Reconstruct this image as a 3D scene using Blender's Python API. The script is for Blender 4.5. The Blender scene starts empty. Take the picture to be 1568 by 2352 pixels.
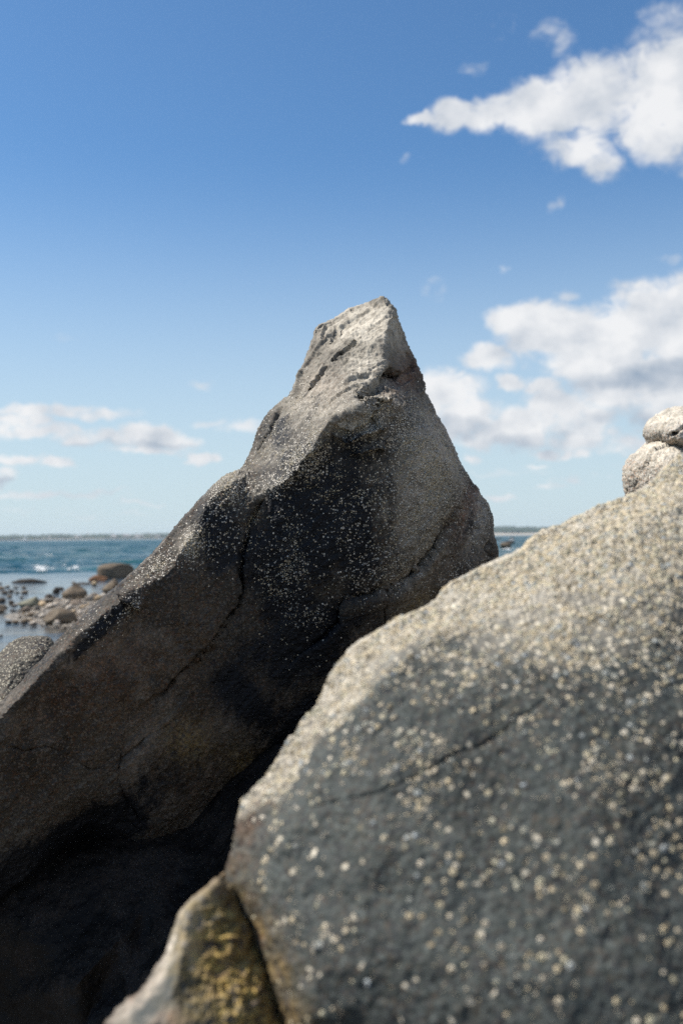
import bpy, bmesh, math, random
import numpy as np
from mathutils import Vector, Matrix
from mathutils.geometry import delaunay_2d_cdt

random.seed(7)
rng = np.random.default_rng(7)
sc = bpy.context.scene
col = sc.collection

# ------------------------------------------------------------------ camera
CAM = Vector((0.0, 0.0, 1.6))
PITCH, ROLL = math.radians(1.40), math.radians(0.60)
FPX, CX, CY = 2352 * 35 / 36.0, 784.0, 1176.0          # measured on a 1568 x 2352 view of the photograph
cd = bpy.data.cameras.new("camera"); cam = bpy.data.objects.new("camera", cd); col.objects.link(cam)
cd.sensor_fit = 'VERTICAL'; cd.sensor_height = 36; cd.sensor_width = 24; cd.lens = 35
cd.clip_start = 0.05; cd.clip_end = 20000
R = (Matrix.Rotation(math.radians(90) + PITCH, 4, 'X') @ Matrix.Rotation(-ROLL, 4, 'Z'))
cam.matrix_world = Matrix.Translation(CAM) @ R
cd.dof.use_dof = True; cd.dof.focus_distance = 3.02; cd.dof.aperture_fstop = 2.9; cd.dof.aperture_blades = 0
sc.camera = cam
R3 = np.array(R.to_3x3()); C0 = np.array(CAM)

def P(x, y, d):
    """point seen at photo position x, y, at depth d metres"""
    x = np.asarray(x, float); y = np.asarray(y, float); d = np.asarray(d, float)
    v = np.stack([(x - CX) / FPX * d, -(y - CY) / FPX * d, -d], -1)
    return v @ R3.T + C0

def on_level(x, y, z=0.0):
    """point of the level z seen at photo position x, y"""
    v = P(x, y, 1.0) - C0
    return C0 + v * ((z - C0[2]) / v[2])

def azel(x, y):
    v = P(x, y, 1.0) - C0; v = v / np.linalg.norm(v)
    return math.degrees(math.atan2(v[0], v[1])), math.degrees(math.asin(v[2]))

# ------------------------------------------------------------------ node helper
class NT:
    def __init__(s, tree): s.t = tree; s.n = tree.nodes; s.l = tree.links
    def add(s, typ, ins=None, **kw):
        n = s.n.new(typ)
        for k, v in kw.items(): setattr(n, k, v)
        for k, v in (ins or {}).items(): s.put(n.inputs[k], v)
        return n
    def put(s, sock, v):
        if isinstance(v, bpy.types.NodeSocket): s.l.new(v, sock)
        elif v is not None:
            if sock.type == 'RGBA' and hasattr(v, '__len__') and len(v) == 3: v = (*v, 1)
            sock.default_value = v
    def m(s, op, a, b=None, c=None, clamp=False):
        n = s.n.new('ShaderNodeMath'); n.operation = op; n.use_clamp = clamp
        for i, v in enumerate((a, b, c)):
            if v is not None: s.put(n.inputs[i], v)
        return n.outputs[0]
    def v(s, op, a, b=None, out=0):
        n = s.n.new('ShaderNodeVectorMath'); n.operation = op
        s.put(n.inputs[0], a)
        if b is not None: s.put(n.inputs[3 if op == 'SCALE' else 1], b)
        return n.outputs[out]
    def mix(s, f, a, b, mode='MIX'):
        n = s.n.new('ShaderNodeMix'); n.data_type = 'RGBA'; n.blend_type = mode; n.clamp_factor = True
        s.put(n.inputs[0], f); s.put(n.inputs[6], a); s.put(n.inputs[7], b)
        return n.outputs[2]
    def step(s, x, a, b, lo=0.0, hi=1.0, smooth=True):
        n = s.n.new('ShaderNodeMapRange'); n.interpolation_type = 'SMOOTHSTEP' if smooth else 'LINEAR'
        s.put(n.inputs[0], x); s.put(n.inputs[1], a); s.put(n.inputs[2], b); s.put(n.inputs[3], lo); s.put(n.inputs[4], hi)
        return n.outputs[0]
    def noise(s, vec, scale, detail=4, rough=0.55, dist=0.0, out='Fac'):
        return s.add('ShaderNodeTexNoise', {'Vector': vec, 'Scale': scale, 'Detail': detail, 'Roughness': rough, 'Distortion': dist}).outputs[out]
    def vor(s, vec, scale, feature='F1', out='Distance', rnd=1.0):
        return s.add('ShaderNodeTexVoronoi', {'Vector': vec, 'Scale': scale, 'Randomness': rnd}, feature=feature).outputs[out]

# ------------------------------------------------------------------ sun and sky
S = np.array([-0.62, 0.06, 0.78]); S = S / np.linalg.norm(S)
EL = math.asin(S[2]); AZ = math.atan2(S[0], S[1])
sd = bpy.data.lights.new("sun", 'SUN'); sd.energy = 5.0; sd.angle = math.radians(0.5); sd.color = (1.0, 0.93, 0.83)
sun = bpy.data.objects.new("sun", sd); col.objects.link(sun)
sun.rotation_euler = Vector(tuple(-S)).to_track_quat('-Z', 'Y').to_euler()

w = bpy.data.worlds.new("World"); sc.world = w; w.use_nodes = True
T = NT(w.node_tree); T.n.clear()
sky = T.add('ShaderNodeTexSky', sky_type='NISHITA', sun_disc=False, sun_elevation=EL, sun_rotation=AZ,
            altitude=0, air_density=1.0, dust_density=0.5, ozone_density=2.2)
SKY_STRENGTH = 0.10
skyc = T.v('MULTIPLY', sky.outputs[0], tuple(SKY_STRENGTH * k for k in (0.80, 1.15, 1.38)))
dirv = T.add('ShaderNodeTexCoord').outputs['Generated']
dirn = T.v('NORMALIZE', dirv)
sep = T.add('ShaderNodeSeparateXYZ', {0: dirn})
az = T.m('MULTIPLY', T.m('ARCTAN2', sep.outputs[0], sep.outputs[1]), 57.29578)
el = T.m('MULTIPLY', T.m('ARCSINE', sep.outputs[2]), 57.29578)
uv = T.add('ShaderNodeCombineXYZ', {0: az, 1: el, 2: 0.0}).outputs[0]
# cloud banks: centre x, centre y, half width, half height, weight (photo measures turned into azimuth and elevation)
CL = [(985,272,60,17,.9),(1045,268,65,38,1),(1130,262,100,42,1),(1250,250,130,65,1.1),(1390,215,140,95,1.2),(1530,215,150,130,1.2),
      (1330,330,100,60,.75),(1375,378,55,45,.75),(1530,300,90,70,.95),(1720,250,180,150,1.2),
      (1258,75,55,34,.42),(1292,105,34,50,.42),(1155,62,40,40,.35),(1085,155,40,18,.35),(1540,35,70,36,.42),(935,372,16,10,.3),
      (1190,738,85,42,1),(1262,760,120,70,1.1),(1370,790,150,90,1.2),(1480,730,130,95,1.2),(1580,740,130,120,1.2),(1450,870,150,90,1.1),
      (1560,880,110,100,1.1),(1125,825,75,36,1),(1170,880,45,26,.95),(1250,888,42,28,.9),(1300,680,38,18,.5),
      (1010,905,110,70,1.1),(1065,960,90,62,1),(1120,1000,90,42,.9),(1200,985,80,55,1),(1280,940,85,60,1),(1340,985,100,62,1),
      (1440,1012,90,34,.95),(1530,960,80,50,1),(1262,1040,44,14,.75),(1395,1035,90,12,.7),(1320,1045,40,14,.7),(1500,1050,60,14,.7),(1230,1065,30,8,.5),(1440,1070,50,9,.5),
      (1310,1100,60,10,.62),(1375,1095,60,12,.55),(1142,1146,50,9,.62),(1265,1115,45,9,.55),(1072,1048,22,13,.62),(1180,1080,120,9,.25),
      (140,945,170,20,.85),(60,965,90,18,.8),(110,990,130,24,.95),(220,1005,130,24,.95),(340,1000,90,34,1),(400,1010,75,24,.9),(330,1032,120,12,.7),
      (460,1052,48,19,1.05),(466,887,30,12,.5),(480,966,45,12,.5),(556,980,50,20,.55),
      (40,1055,70,16,.75),(140,1065,50,14,.8),(20,1095,26,28,.75),(70,1137,130,12,.6),(190,1142,120,10,.5),(250,1137,60,9,.65),(330,1158,90,8,.45),
      (60,1175,140,9,.4),(240,1185,120,7,.4),(500,1148,90,7,.3),
      (1003,662,36,26,.48),(1155,622,16,11,.4),(1282,470,22,20,.42),(160,770,36,12,.28),(1540,590,40,14,.35),(1500,1110,90,14,.4)]
warp = T.v('SUBTRACT', T.noise(uv, 0.55, 5, 0.55, out='Color'), (0.5, 0.5, 0.5))
uvw = T.v('ADD', uv, T.v('MULTIPLY', warp, (2.4, 1.7, 0)))
field = None
for (x, y, rx, ry, wt) in CL:
    a, e = azel(x, y)
    q = T.v('MULTIPLY', T.v('SUBTRACT', uvw, (a, e, 0)), (39.9 / rx / 1.14, 39.9 / ry / 1.10, 0))
    g = T.m('SUBTRACT', 1.0, T.v('DOT_PRODUCT', q, q, out=1))
    g = T.m('MULTIPLY', T.m('MAXIMUM', g, 0.0), wt)
    field = g if field is None else T.m('MAXIMUM', field, g)
field = T.m('MINIMUM', field, 1.15)
# clouds elsewhere round the sky (behind and above the viewer)
far = T.m('MULTIPLY', T.step(T.m('ABSOLUTE', az), 30, 50), T.step(T.noise(dirn, 3.2, 5, 0.55), 0.50, 0.66, 0, 0.9))
field = T.m('MAXIMUM', field, far)
fill_bank = T.m('MULTIPLY', T.m('MULTIPLY', T.step(az, 24, 36), T.step(az, 150, 110)), T.m('MULTIPLY', T.step(el, 1, 7), T.step(el, 62, 40)))  # unseen cloud bank right of the view, added to brighten right-facing rock
field = T.m('MAXIMUM', field, T.m('MULTIPLY', fill_bank, T.step(T.noise(dirn, 2.6, 4, 0.5), 0.30, 0.50, 0.1, 1.1)))
dn = T.v('MULTIPLY', dirn, (1, 1, 1.25))
def puff(off):
    p = dn if off is None else T.v('ADD', dn, off)
    n1 = T.noise(p, 11, 8, 0.55, 0.2)
    return n1
n0 = puff(None)
n1 = puff(tuple(S * 0.018))
wispy = T.noise(T.v('MULTIPLY', dirn, (1, 1, 1.5)), 38, 8, 0.68, 0.6)
dens = T.m('ADD', field, T.m('ADD', T.m('MULTIPLY', T.m('SUBTRACT', n0, 0.5), 2.1), T.m('MULTIPLY', T.m('SUBTRACT', wispy, 0.5), 1.8)))
has = T.step(field, 0.0, 0.62, 0, 1, False)
cov = T.m('MULTIPLY', T.step(dens, -0.05, 0.85), has)
cov = T.m('MULTIPLY', cov, 0.96)
lit = T.m('ADD', T.m('ADD', 0.80, T.m('MULTIPLY', T.m('SUBTRACT', n0, n1), 1.5)), T.m('MULTIPLY', T.m('SUBTRACT', T.noise(dn, 26, 5, .5), 0.5), 1.1))
bot = None   # thick, flat undersides that look grey
for (x, y, rx, ry, wt) in [(1500,862,130,30,1.1),(1390,870,110,26,.35),(1030,985,100,26,.75),(1230,1025,130,26,.7),(1150,1030,80,18,.5),(1420,960,70,18,.5),(1440,380,140,40,.25),(240,1020,240,8,.4),(25,1108,14,9,.9),(1540,870,90,26,.7)]:
    a, e = azel(x, y)
    q = T.v('MULTIPLY', T.v('SUBTRACT', uvw, (a, e, 0)), (39.9 / rx / 1.25, 39.9 / ry / 1.25, 0))
    g = T.m('MULTIPLY', T.m('MAXIMUM', T.m('SUBTRACT', 1.0, T.v('DOT_PRODUCT', q, q, out=1)), 0.0), wt)
    bot = g if bot is None else T.m('MAXIMUM', bot, g)
lit = T.m('SUBTRACT', lit, T.m('MULTIPLY', bot, 0.62))
lit = T.m('MINIMUM', T.m('MAXIMUM', lit, 0.0), 1.0)
cc = T.mix(lit, (0.30, 0.385, 0.50, 1), (0.90, 0.905, 0.915, 1))
skyc = T.mix(T.step(el, 0.0, 22.0, 0.85, 0.0), skyc, (0.63, 0.75, 0.82, 1))      # pale air low over the sea
# thin parts let the blue of the sky through
final = T.mix(cov, skyc, cc)

bg = T.add('ShaderNodeBackground', {'Color': final, 'Strength': 0.71})
T.l.new(bg.outputs[0], T.add('ShaderNodeOutputWorld').inputs[0])
w.cycles.sampling_method = 'MANUAL'; w.cycles.sample_map_resolution = 1024

sc.view_settings.view_transform = 'Standard'; sc.view_settings.look = 'None'
sc.view_settings.exposure = 0.5; sc.view_settings.gamma = 1.0
sc.render.engine = 'CYCLES'
sc.cycles.use_denoising = False
sc.cycles.max_bounces = 6; sc.cycles.diffuse_bounces = 3; sc.cycles.glossy_bounces = 3; sc.cycles.volume_bounces = 0
sc.cycles.caustics_reflective = False; sc.cycles.caustics_refractive = False

# ------------------------------------------------------------------ numpy noise
def _h(i, j, k, s):
    n = (i * 374761393 + j * 668265263 + k * 2147483647 + s * 1274126177) & 0xffffffff
    n = ((n ^ (n >> 13)) * 1274126177) & 0xffffffff
    n = ((n ^ (n >> 16)) * 2246822519) & 0xffffffff
    return ((n ^ (n >> 15)) & 0xffff) / 65535.0
def vnoise(p, seed=0):
    i = np.floor(p).astype(np.int64); f = p - i; u = f * f * f * (f * (f * 6 - 15) + 10)
    r = 0
    for a in (0, 1):
        wx = u[:, 0] if a else 1 - u[:, 0]
        for b in (0, 1):
            wy = u[:, 1] if b else 1 - u[:, 1]
            for c in (0, 1):
                wz = u[:, 2] if c else 1 - u[:, 2]
                r = r + wx * wy * wz * _h(i[:, 0] + a, i[:, 1] + b, i[:, 2] + c, seed)
    return r * 2 - 1
def fbm(p, scale, octs=5, rough=0.5, seed=0, ridged=False):
    r = 0; amp = 1; tot = 0; q = p * scale
    for o in range(octs):
        n = vnoise(q + 17.3 * o, seed + o)
        if ridged: n = 1 - 2 * np.abs(n)
        r = r + amp * n; tot += amp; amp *= rough; q = q * 2.03
    return r / tot
def vor_np(p, scale, seed=0):
    q = p * scale; i = np.floor(q).astype(np.int64)
    best = np.full(len(p), 9.0); sec = best.copy(); idv = np.zeros(len(p))
    for a in (-1, 0, 1):
        for b in (-1, 0, 1):
            for c in (-1, 0, 1):
                x, y, z = i[:, 0] + a, i[:, 1] + b, i[:, 2] + c
                d = np.sqrt((x + _h(x, y, z, seed) - q[:, 0]) ** 2 + (y + _h(x, y, z, seed + 1) - q[:, 1]) ** 2 + (z + _h(x, y, z, seed + 2) - q[:, 2]) ** 2)
                m = d < best
                sec = np.where(m, best, np.minimum(sec, d)); idv = np.where(m, _h(x, y, z, seed + 3), idv); best = np.where(m, d, best)
    return best, sec - best, idv

def smooth01(x, a, b):
    t = np.clip((x - a) / (b - a), 0, 1); return t * t * (3 - 2 * t)

# ------------------------------------------------------------------ mesh helpers
def mesh_np(name, V, F, mat=None, smooth=True, attrs=None):
    """F: (n,3) or (n,4) array"""
    me = bpy.data.meshes.new(name)
    F = np.asarray(F, np.int32); k = F.shape[1]
    me.vertices.add(len(V)); me.vertices.foreach_set('co', np.asarray(V, np.float32).ravel())
    me.loops.add(F.size); me.loops.foreach_set('vertex_index', F.ravel())
    me.polygons.add(len(F)); me.polygons.foreach_set('loop_start', np.arange(0, F.size, k, dtype=np.int32))
    me.polygons.foreach_set('loop_total', np.full(len(F), k, np.int32))
    me.update(calc_edges=True)
    me.polygons.foreach_set('use_smooth', np.full(len(F), smooth, bool))
    for an, av in (attrs or {}).items():
        a = me.attributes.new(an, 'FLOAT', 'POINT'); a.data.foreach_set('value', np.asarray(av, np.float32))
    if mat: me.materials.append(mat)
    return me
def link(name, me, parent=None, label=None, cat=None, group=None, kind=None):
    o = bpy.data.objects.new(name, me); col.objects.link(o)
    if parent: o.parent = parent
    if label: o['label'] = label
    if cat: o['category'] = cat
    if group: o['group'] = group
    if kind: o['kind'] = kind
    return o
def set_origin(o, c):
    """moves the origin of a world-space mesh to c"""
    c = Vector(tuple(float(x) for x in c)); o.data.transform(Matrix.Translation(-c)); o.location = c

def vnormals(V, F):
    n = np.cross(V[F[:, 1]] - V[F[:, 0]], V[F[:, 2]] - V[F[:, 0]])
    r = np.zeros_like(V)
    for k in range(3): np.add.at(r, F[:, k], n)
    return r / (np.linalg.norm(r, axis=1, keepdims=True) + 1e-12)

def midpoint(V, F, extra):
    e = np.concatenate([F[:, [0, 1]], F[:, [1, 2]], F[:, [2, 0]]]); e.sort(axis=1)
    key = e[:, 0].astype(np.int64) * (len(V) + 1) + e[:, 1]
    uq, idx, inv = np.unique(key, return_index=True, return_inverse=True)
    ue = e[idx]; n = len(V); f = len(F)
    V2 = np.concatenate([V, V[ue].mean(axis=1)])
    ex = [np.concatenate([x, x[ue].mean(axis=1)]) for x in extra]
    a, b, c = inv[:f] + n, inv[f:2 * f] + n, inv[2 * f:] + n
    F2 = np.concatenate([np.stack([F[:, 0], a, c], 1), np.stack([a, F[:, 1], b], 1), np.stack([c, b, F[:, 2]], 1), np.stack([a, b, c], 1)])
    return V2, F2, ex

def lap(V, F, it, wgt, keep=None):
    e = np.concatenate([F[:, [0, 1]], F[:, [1, 2]], F[:, [2, 0]]]); e = np.unique(np.sort(e, axis=1), axis=0)
    cnt = np.bincount(e.ravel(), minlength=len(V)).astype(float)[:, None] + 1e-9
    for _ in range(it):
        s = np.stack([np.bincount(e[:, 0], V[e[:, 1], k], len(V)) + np.bincount(e[:, 1], V[e[:, 0], k], len(V)) for k in range(V.shape[1])], 1)
        V = V + (s / cnt - V) * wgt
    return V

def resample(pts, step):
    out = []
    for a, b in zip(pts[:-1], pts[1:]):
        a = np.array(a, float); b = np.array(b, float); n = max(1, int(round(np.linalg.norm(b[:2] - a[:2]) / step)))
        for i in range(n): out.append(a + (b - a) * i / n)
    out.append(np.array(pts[-1], float))
    return out

def seg_dist(q, poly):
    """distance in photo units to a polyline, signed side"""
    best = np.full(len(q), 1e9); side = np.zeros(len(q)); par = np.zeros(len(q)); n = len(poly) - 1
    for i in range(n):
        a = np.array(poly[i][:2], float); b = np.array(poly[i + 1][:2], float); ab = b - a
        t = np.clip(((q - a) @ ab) / (ab @ ab), 0, 1); d = q - (a + t[:, None] * ab); L = np.hypot(d[:, 0], d[:, 1])
        m = L < best; best = np.where(m, L, best); side = np.where(m, np.sign(ab[0] * d[:, 1] - ab[1] * d[:, 0]), side); par = np.where(m, (i + t) / n, par)
    return best, side, par

def shaped_rock(outline, points, creases, step=6, sub=2, thick=0.8, inward=60, smooth=25, backdrop=0.0):
    """A closed boulder: its front is a surface through measured points (x, y, depth) with crease lines,
    its back curves away and closes behind.  Returns V, F, Q (front measure), front flag."""
    # coarse surface
    co = [p[:2] for p in outline]; dp = [p[2] for p in outline]; n0 = len(co)
    ed = [(i, (i + 1) % n0) for i in range(n0)]
    for c in creases:
        for j, p in enumerate(c):
            co.append(p[:2]); dp.append(p[2])
            if j: ed.append((len(co) - 2, len(co) - 1))
    for p in points: co.append(p[:2]); dp.append(p[2])
    vc, ec, fc, ov, oe, of = delaunay_2d_cdt([Vector(c) for c in co], ed, [], 1, 1e-6)
    cq = np.array([tuple(v) for v in vc]); cdp = np.array([np.mean([dp[k] for k in o]) if o else np.nan for o in ov])
    bad = np.isnan(cdp)
    if bad.any():
        for i in np.where(bad)[0]:
            dd = np.hypot(*(cq - cq[i]).T); dd[bad] = 1e9; o = np.argsort(dd)[:3]; cdp[i] = np.average(cdp[o], weights=1 / (dd[o] + 1))
    tri = np.array([f[:3] for f in fc])
    # fine points
    ol = resample(list(outline) + [outline[0]], step)[:-1]
    cr = [resample(c, step) for c in creases]
    xs = [p[0] for p in outline]; ys = [p[1] for p in outline]
    gy = np.arange(min(ys), max(ys), step * 0.87); g = []
    for r_, y in enumerate(gy):
        x = np.arange(min(xs) + (r_ % 2) * step / 2, max(xs), step); g.append(np.stack([x, np.full_like(x, y)], 1))
    g = np.concatenate(g) + rng.uniform(-.22, .22, (sum(len(a) for a in g), 2)) * step
    # inside test
    ins = np.zeros(len(g), bool); oo = [(p[0], p[1]) for p in outline]
    for (x1, y1), (x2, y2) in zip(oo, oo[1:] + oo[:1]):
        c = ((y1 > g[:, 1]) != (y2 > g[:, 1])) & (g[:, 0] < (x2 - x1) * (g[:, 1] - y1) / (y2 - y1 + 1e-12) + x1); ins ^= c
    g = g[ins]
    lines = [np.array([p[:2] for p in ol])] + [np.array([p[:2] for p in c]) for c in cr]
    allp = np.concatenate(lines)
    # drop grid points too close to lines
    cell = {}
    for i, p in enumerate(allp): cell.setdefault((int(p[0] // step), int(p[1] // step)), []).append(i)
    keep = np.ones(len(g), bool)
    for i, p in enumerate(g):
        a, b = int(p[0] // step), int(p[1] // step)
        for u in (-1, 0, 1):
            for v in (-1, 0, 1):
                for k in cell.get((a + u, b + v), ()):
                    if (allp[k][0] - p[0]) ** 2 + (allp[k][1] - p[1]) ** 2 < (0.6 * step) ** 2: keep[i] = False
    g = g[keep]
    pts = [tuple(p[:2]) for p in ol]; nb = len(pts)
    ed = [(i, (i + 1) % nb) for i in range(nb)]; fixed = set()
    for c in cr:
        for j, p in enumerate(c):
            pts.append(tuple(p[:2])); fixed.add(len(pts) - 1)
            if j: ed.append((len(pts) - 2, len(pts) - 1))
    pts += [tuple(p) for p in g]
    vc, ec, fc, ov, oe, of = delaunay_2d_cdt([Vector(c) for c in pts], ed, [], 1, 1e-5)
    q = np.array([tuple(v) for v in vc]); F = np.array([f[:3] for f in fc])
    # depth from coarse triangles
    d = np.full(len(q), np.nan)
    for t in tri:
        A, B, C = cq[t[0]], cq[t[1]], cq[t[2]]
        lo = np.minimum(np.minimum(A, B), C) - 1e-3; hi = np.maximum(np.maximum(A, B), C) + 1e-3
        k = np.where((q[:, 0] >= lo[0]) & (q[:, 0] <= hi[0]) & (q[:, 1] >= lo[1]) & (q[:, 1] <= hi[1]))[0]
        if not len(k): continue
        M = np.array([B - A, C - A]).T
        if abs(np.linalg.det(M)) < 1e-9: continue
        st = (q[k] - A) @ np.linalg.inv(M).T
        ok = (st[:, 0] >= -1e-4) & (st[:, 1] >= -1e-4) & (st.sum(1) <= 1 + 1e-4)
        kk = k[ok]; s_ = st[ok]; d[kk] = cdp[t[0]] + s_[:, 0] * (cdp[t[1]] - cdp[t[0]]) + s_[:, 1] * (cdp[t[2]] - cdp[t[0]])
    for i in np.where(np.isnan(d))[0]: d[i] = cdp[np.argmin(np.hypot(*(cq - q[i]).T))]
    # smoothing keeps creases firmer
    wgt = np.full((len(q), 1), 0.6)
    newidx = {}
    for i, o in enumerate(ov):
        for k in o: newidx[k] = i
    bset = [newidx[i] for i in range(nb)]
    for i in bset: wgt[i] = 0.12
    for k in fixed: wgt[newidx[k]] = 0.06
    d = lap(d[:, None], F, smooth, wgt)[:, 0]
    V = P(q[:, 0], q[:, 1], d)
    # facing
    n = np.cross(V[F[:, 1]] - V[F[:, 0]], V[F[:, 2]] - V[F[:, 0]]); 
    flip = ((V[F].mean(axis=1) - C0) * n).sum(1) > 0
    F[flip] = F[flip][:, ::-1]
    # boundary loop
    loop = np.array(bset); L = len(loop); lq = q[loop]
    # orientation of the loop in the faces
    fe = set(map(tuple, np.concatenate([F[:, [0, 1]], F[:, [1, 2]], F[:, [2, 0]]]).tolist()))
    fw = (int(loop[0]), int(loop[1])) in fe
    k = max(2, int(30 / step)); tan = np.roll(lq, -k, 0) - np.roll(lq, k, 0)
    tan /= np.linalg.norm(tan, axis=1, keepdims=True) + 1e-9
    area = 0.5 * np.sum(lq[:, 0] * np.roll(lq[:, 1], -1) - np.roll(lq[:, 0], -1) * lq[:, 1])
    nrm = np.stack([-tan[:, 1], tan[:, 0]], 1) * (1 if area > 0 else -1)
    ld = d[loop]; rings = []; VV = [V]; QQ = [q]; NR = 9; base = len(V); prev = loop; FF = [F]
    nl = np.arange(L)
    for r_ in range(1, NR + 1):
        t = r_ / NR * math.pi / 2
        rq = lq + nrm * inward * (1 - math.cos(t)); rd = ld + thick * math.sin(t)
        rv = P(rq[:, 0], rq[:, 1], rd)
        rv[:, 2] -= backdrop * math.sin(t) * smooth01(lq[:, 1], 1400, 1900)
        VV.append(rv); QQ.append(lq)
        cur = base + nl; nx = (nl + 1) % L
        a, b, c, e = prev[nl], prev[nx], cur[nx], cur[nl]
        qd = np.stack([b, a, e], 1), np.stack([b, e, c], 1)
        if not fw: qd = tuple(x[:, ::-1] for x in qd)
        FF += list(qd); prev = cur; base += L
    cen = VV[-1].mean(axis=0)[None] ; VV.append(cen); QQ.append(lq.mean(axis=0)[None])
    f = np.stack([prev[(nl + 1) % L], prev[nl], np.full(L, base)], 1)
    FF.append(f if fw else f[:, ::-1])
    V = np.concatenate(VV); Q = np.concatenate(QQ); F = np.concatenate(FF)
    fr = np.zeros(len(V)); fr[:len(q)] = 1
    for _ in range(sub): V, F, (Q, fr) = midpoint(V, F, [Q, fr])
    V = lap(V, F, 3, 0.5)
    return V, F, Q, fr

def ell(Q, *spots):
    """union of soft spots (x, y, rx, ry, tilt in degrees, weight)"""
    r = np.zeros(len(Q))
    for (x, y, rx, ry, a, wt) in spots:
        c, s_ = math.cos(math.radians(a)), math.sin(math.radians(a)); dx, dy = Q[:, 0] - x, Q[:, 1] - y
        u = (dx * c - dy * s_) / rx; v = (dx * s_ + dy * c) / ry
        r = np.maximum(r, wt * np.exp(-(u * u + v * v)))
    return r

def groove(V, N, Q, fr, poly, width, depth, dist, taper=True, seed=0, wb=.7):
    """cuts a crack; width in photo units, depth in metres"""
    wob = np.stack([vnoise(V * 22, 50 + seed), vnoise(V * 22, 60 + seed)], 1) * width * wb
    dd, sd_, par = seg_dist(Q + wob, poly)
    tp = np.clip(np.minimum(par, 1 - par) * 8, 0, 1) if taper else 1
    return V - N * (depth * np.exp(-(dd / width) ** 2) * tp * (fr > 0.5))[:, None]

def ledge(V, N, Q, fr, poly, sgn, h, reach):
    """the surface on one side of the line lies h metres lower, fading over reach"""
    dd, sd_, par = seg_dist(Q, poly)
    tp = np.clip(np.minimum(par, 1 - par) * 6, 0, 1)
    k = smooth01(dd * sd_ * sgn, -1.5, 2.5) * np.exp(-np.maximum(dd, 0) / reach) * tp
    return V - N * (h * k * (fr > 0.5))[:, None]

# ------------------------------------------------------------------ materials
def new_mat(name):
    m = bpy.data.materials.new(name); m.use_nodes = True; t = NT(m.node_tree); t.n.clear()
    out = t.add('ShaderNodeOutputMaterial'); b = t.add('ShaderNodeBsdfPrincipled')
    t.l.new(b.outputs[0], out.inputs[0]); return m, t, b

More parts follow.
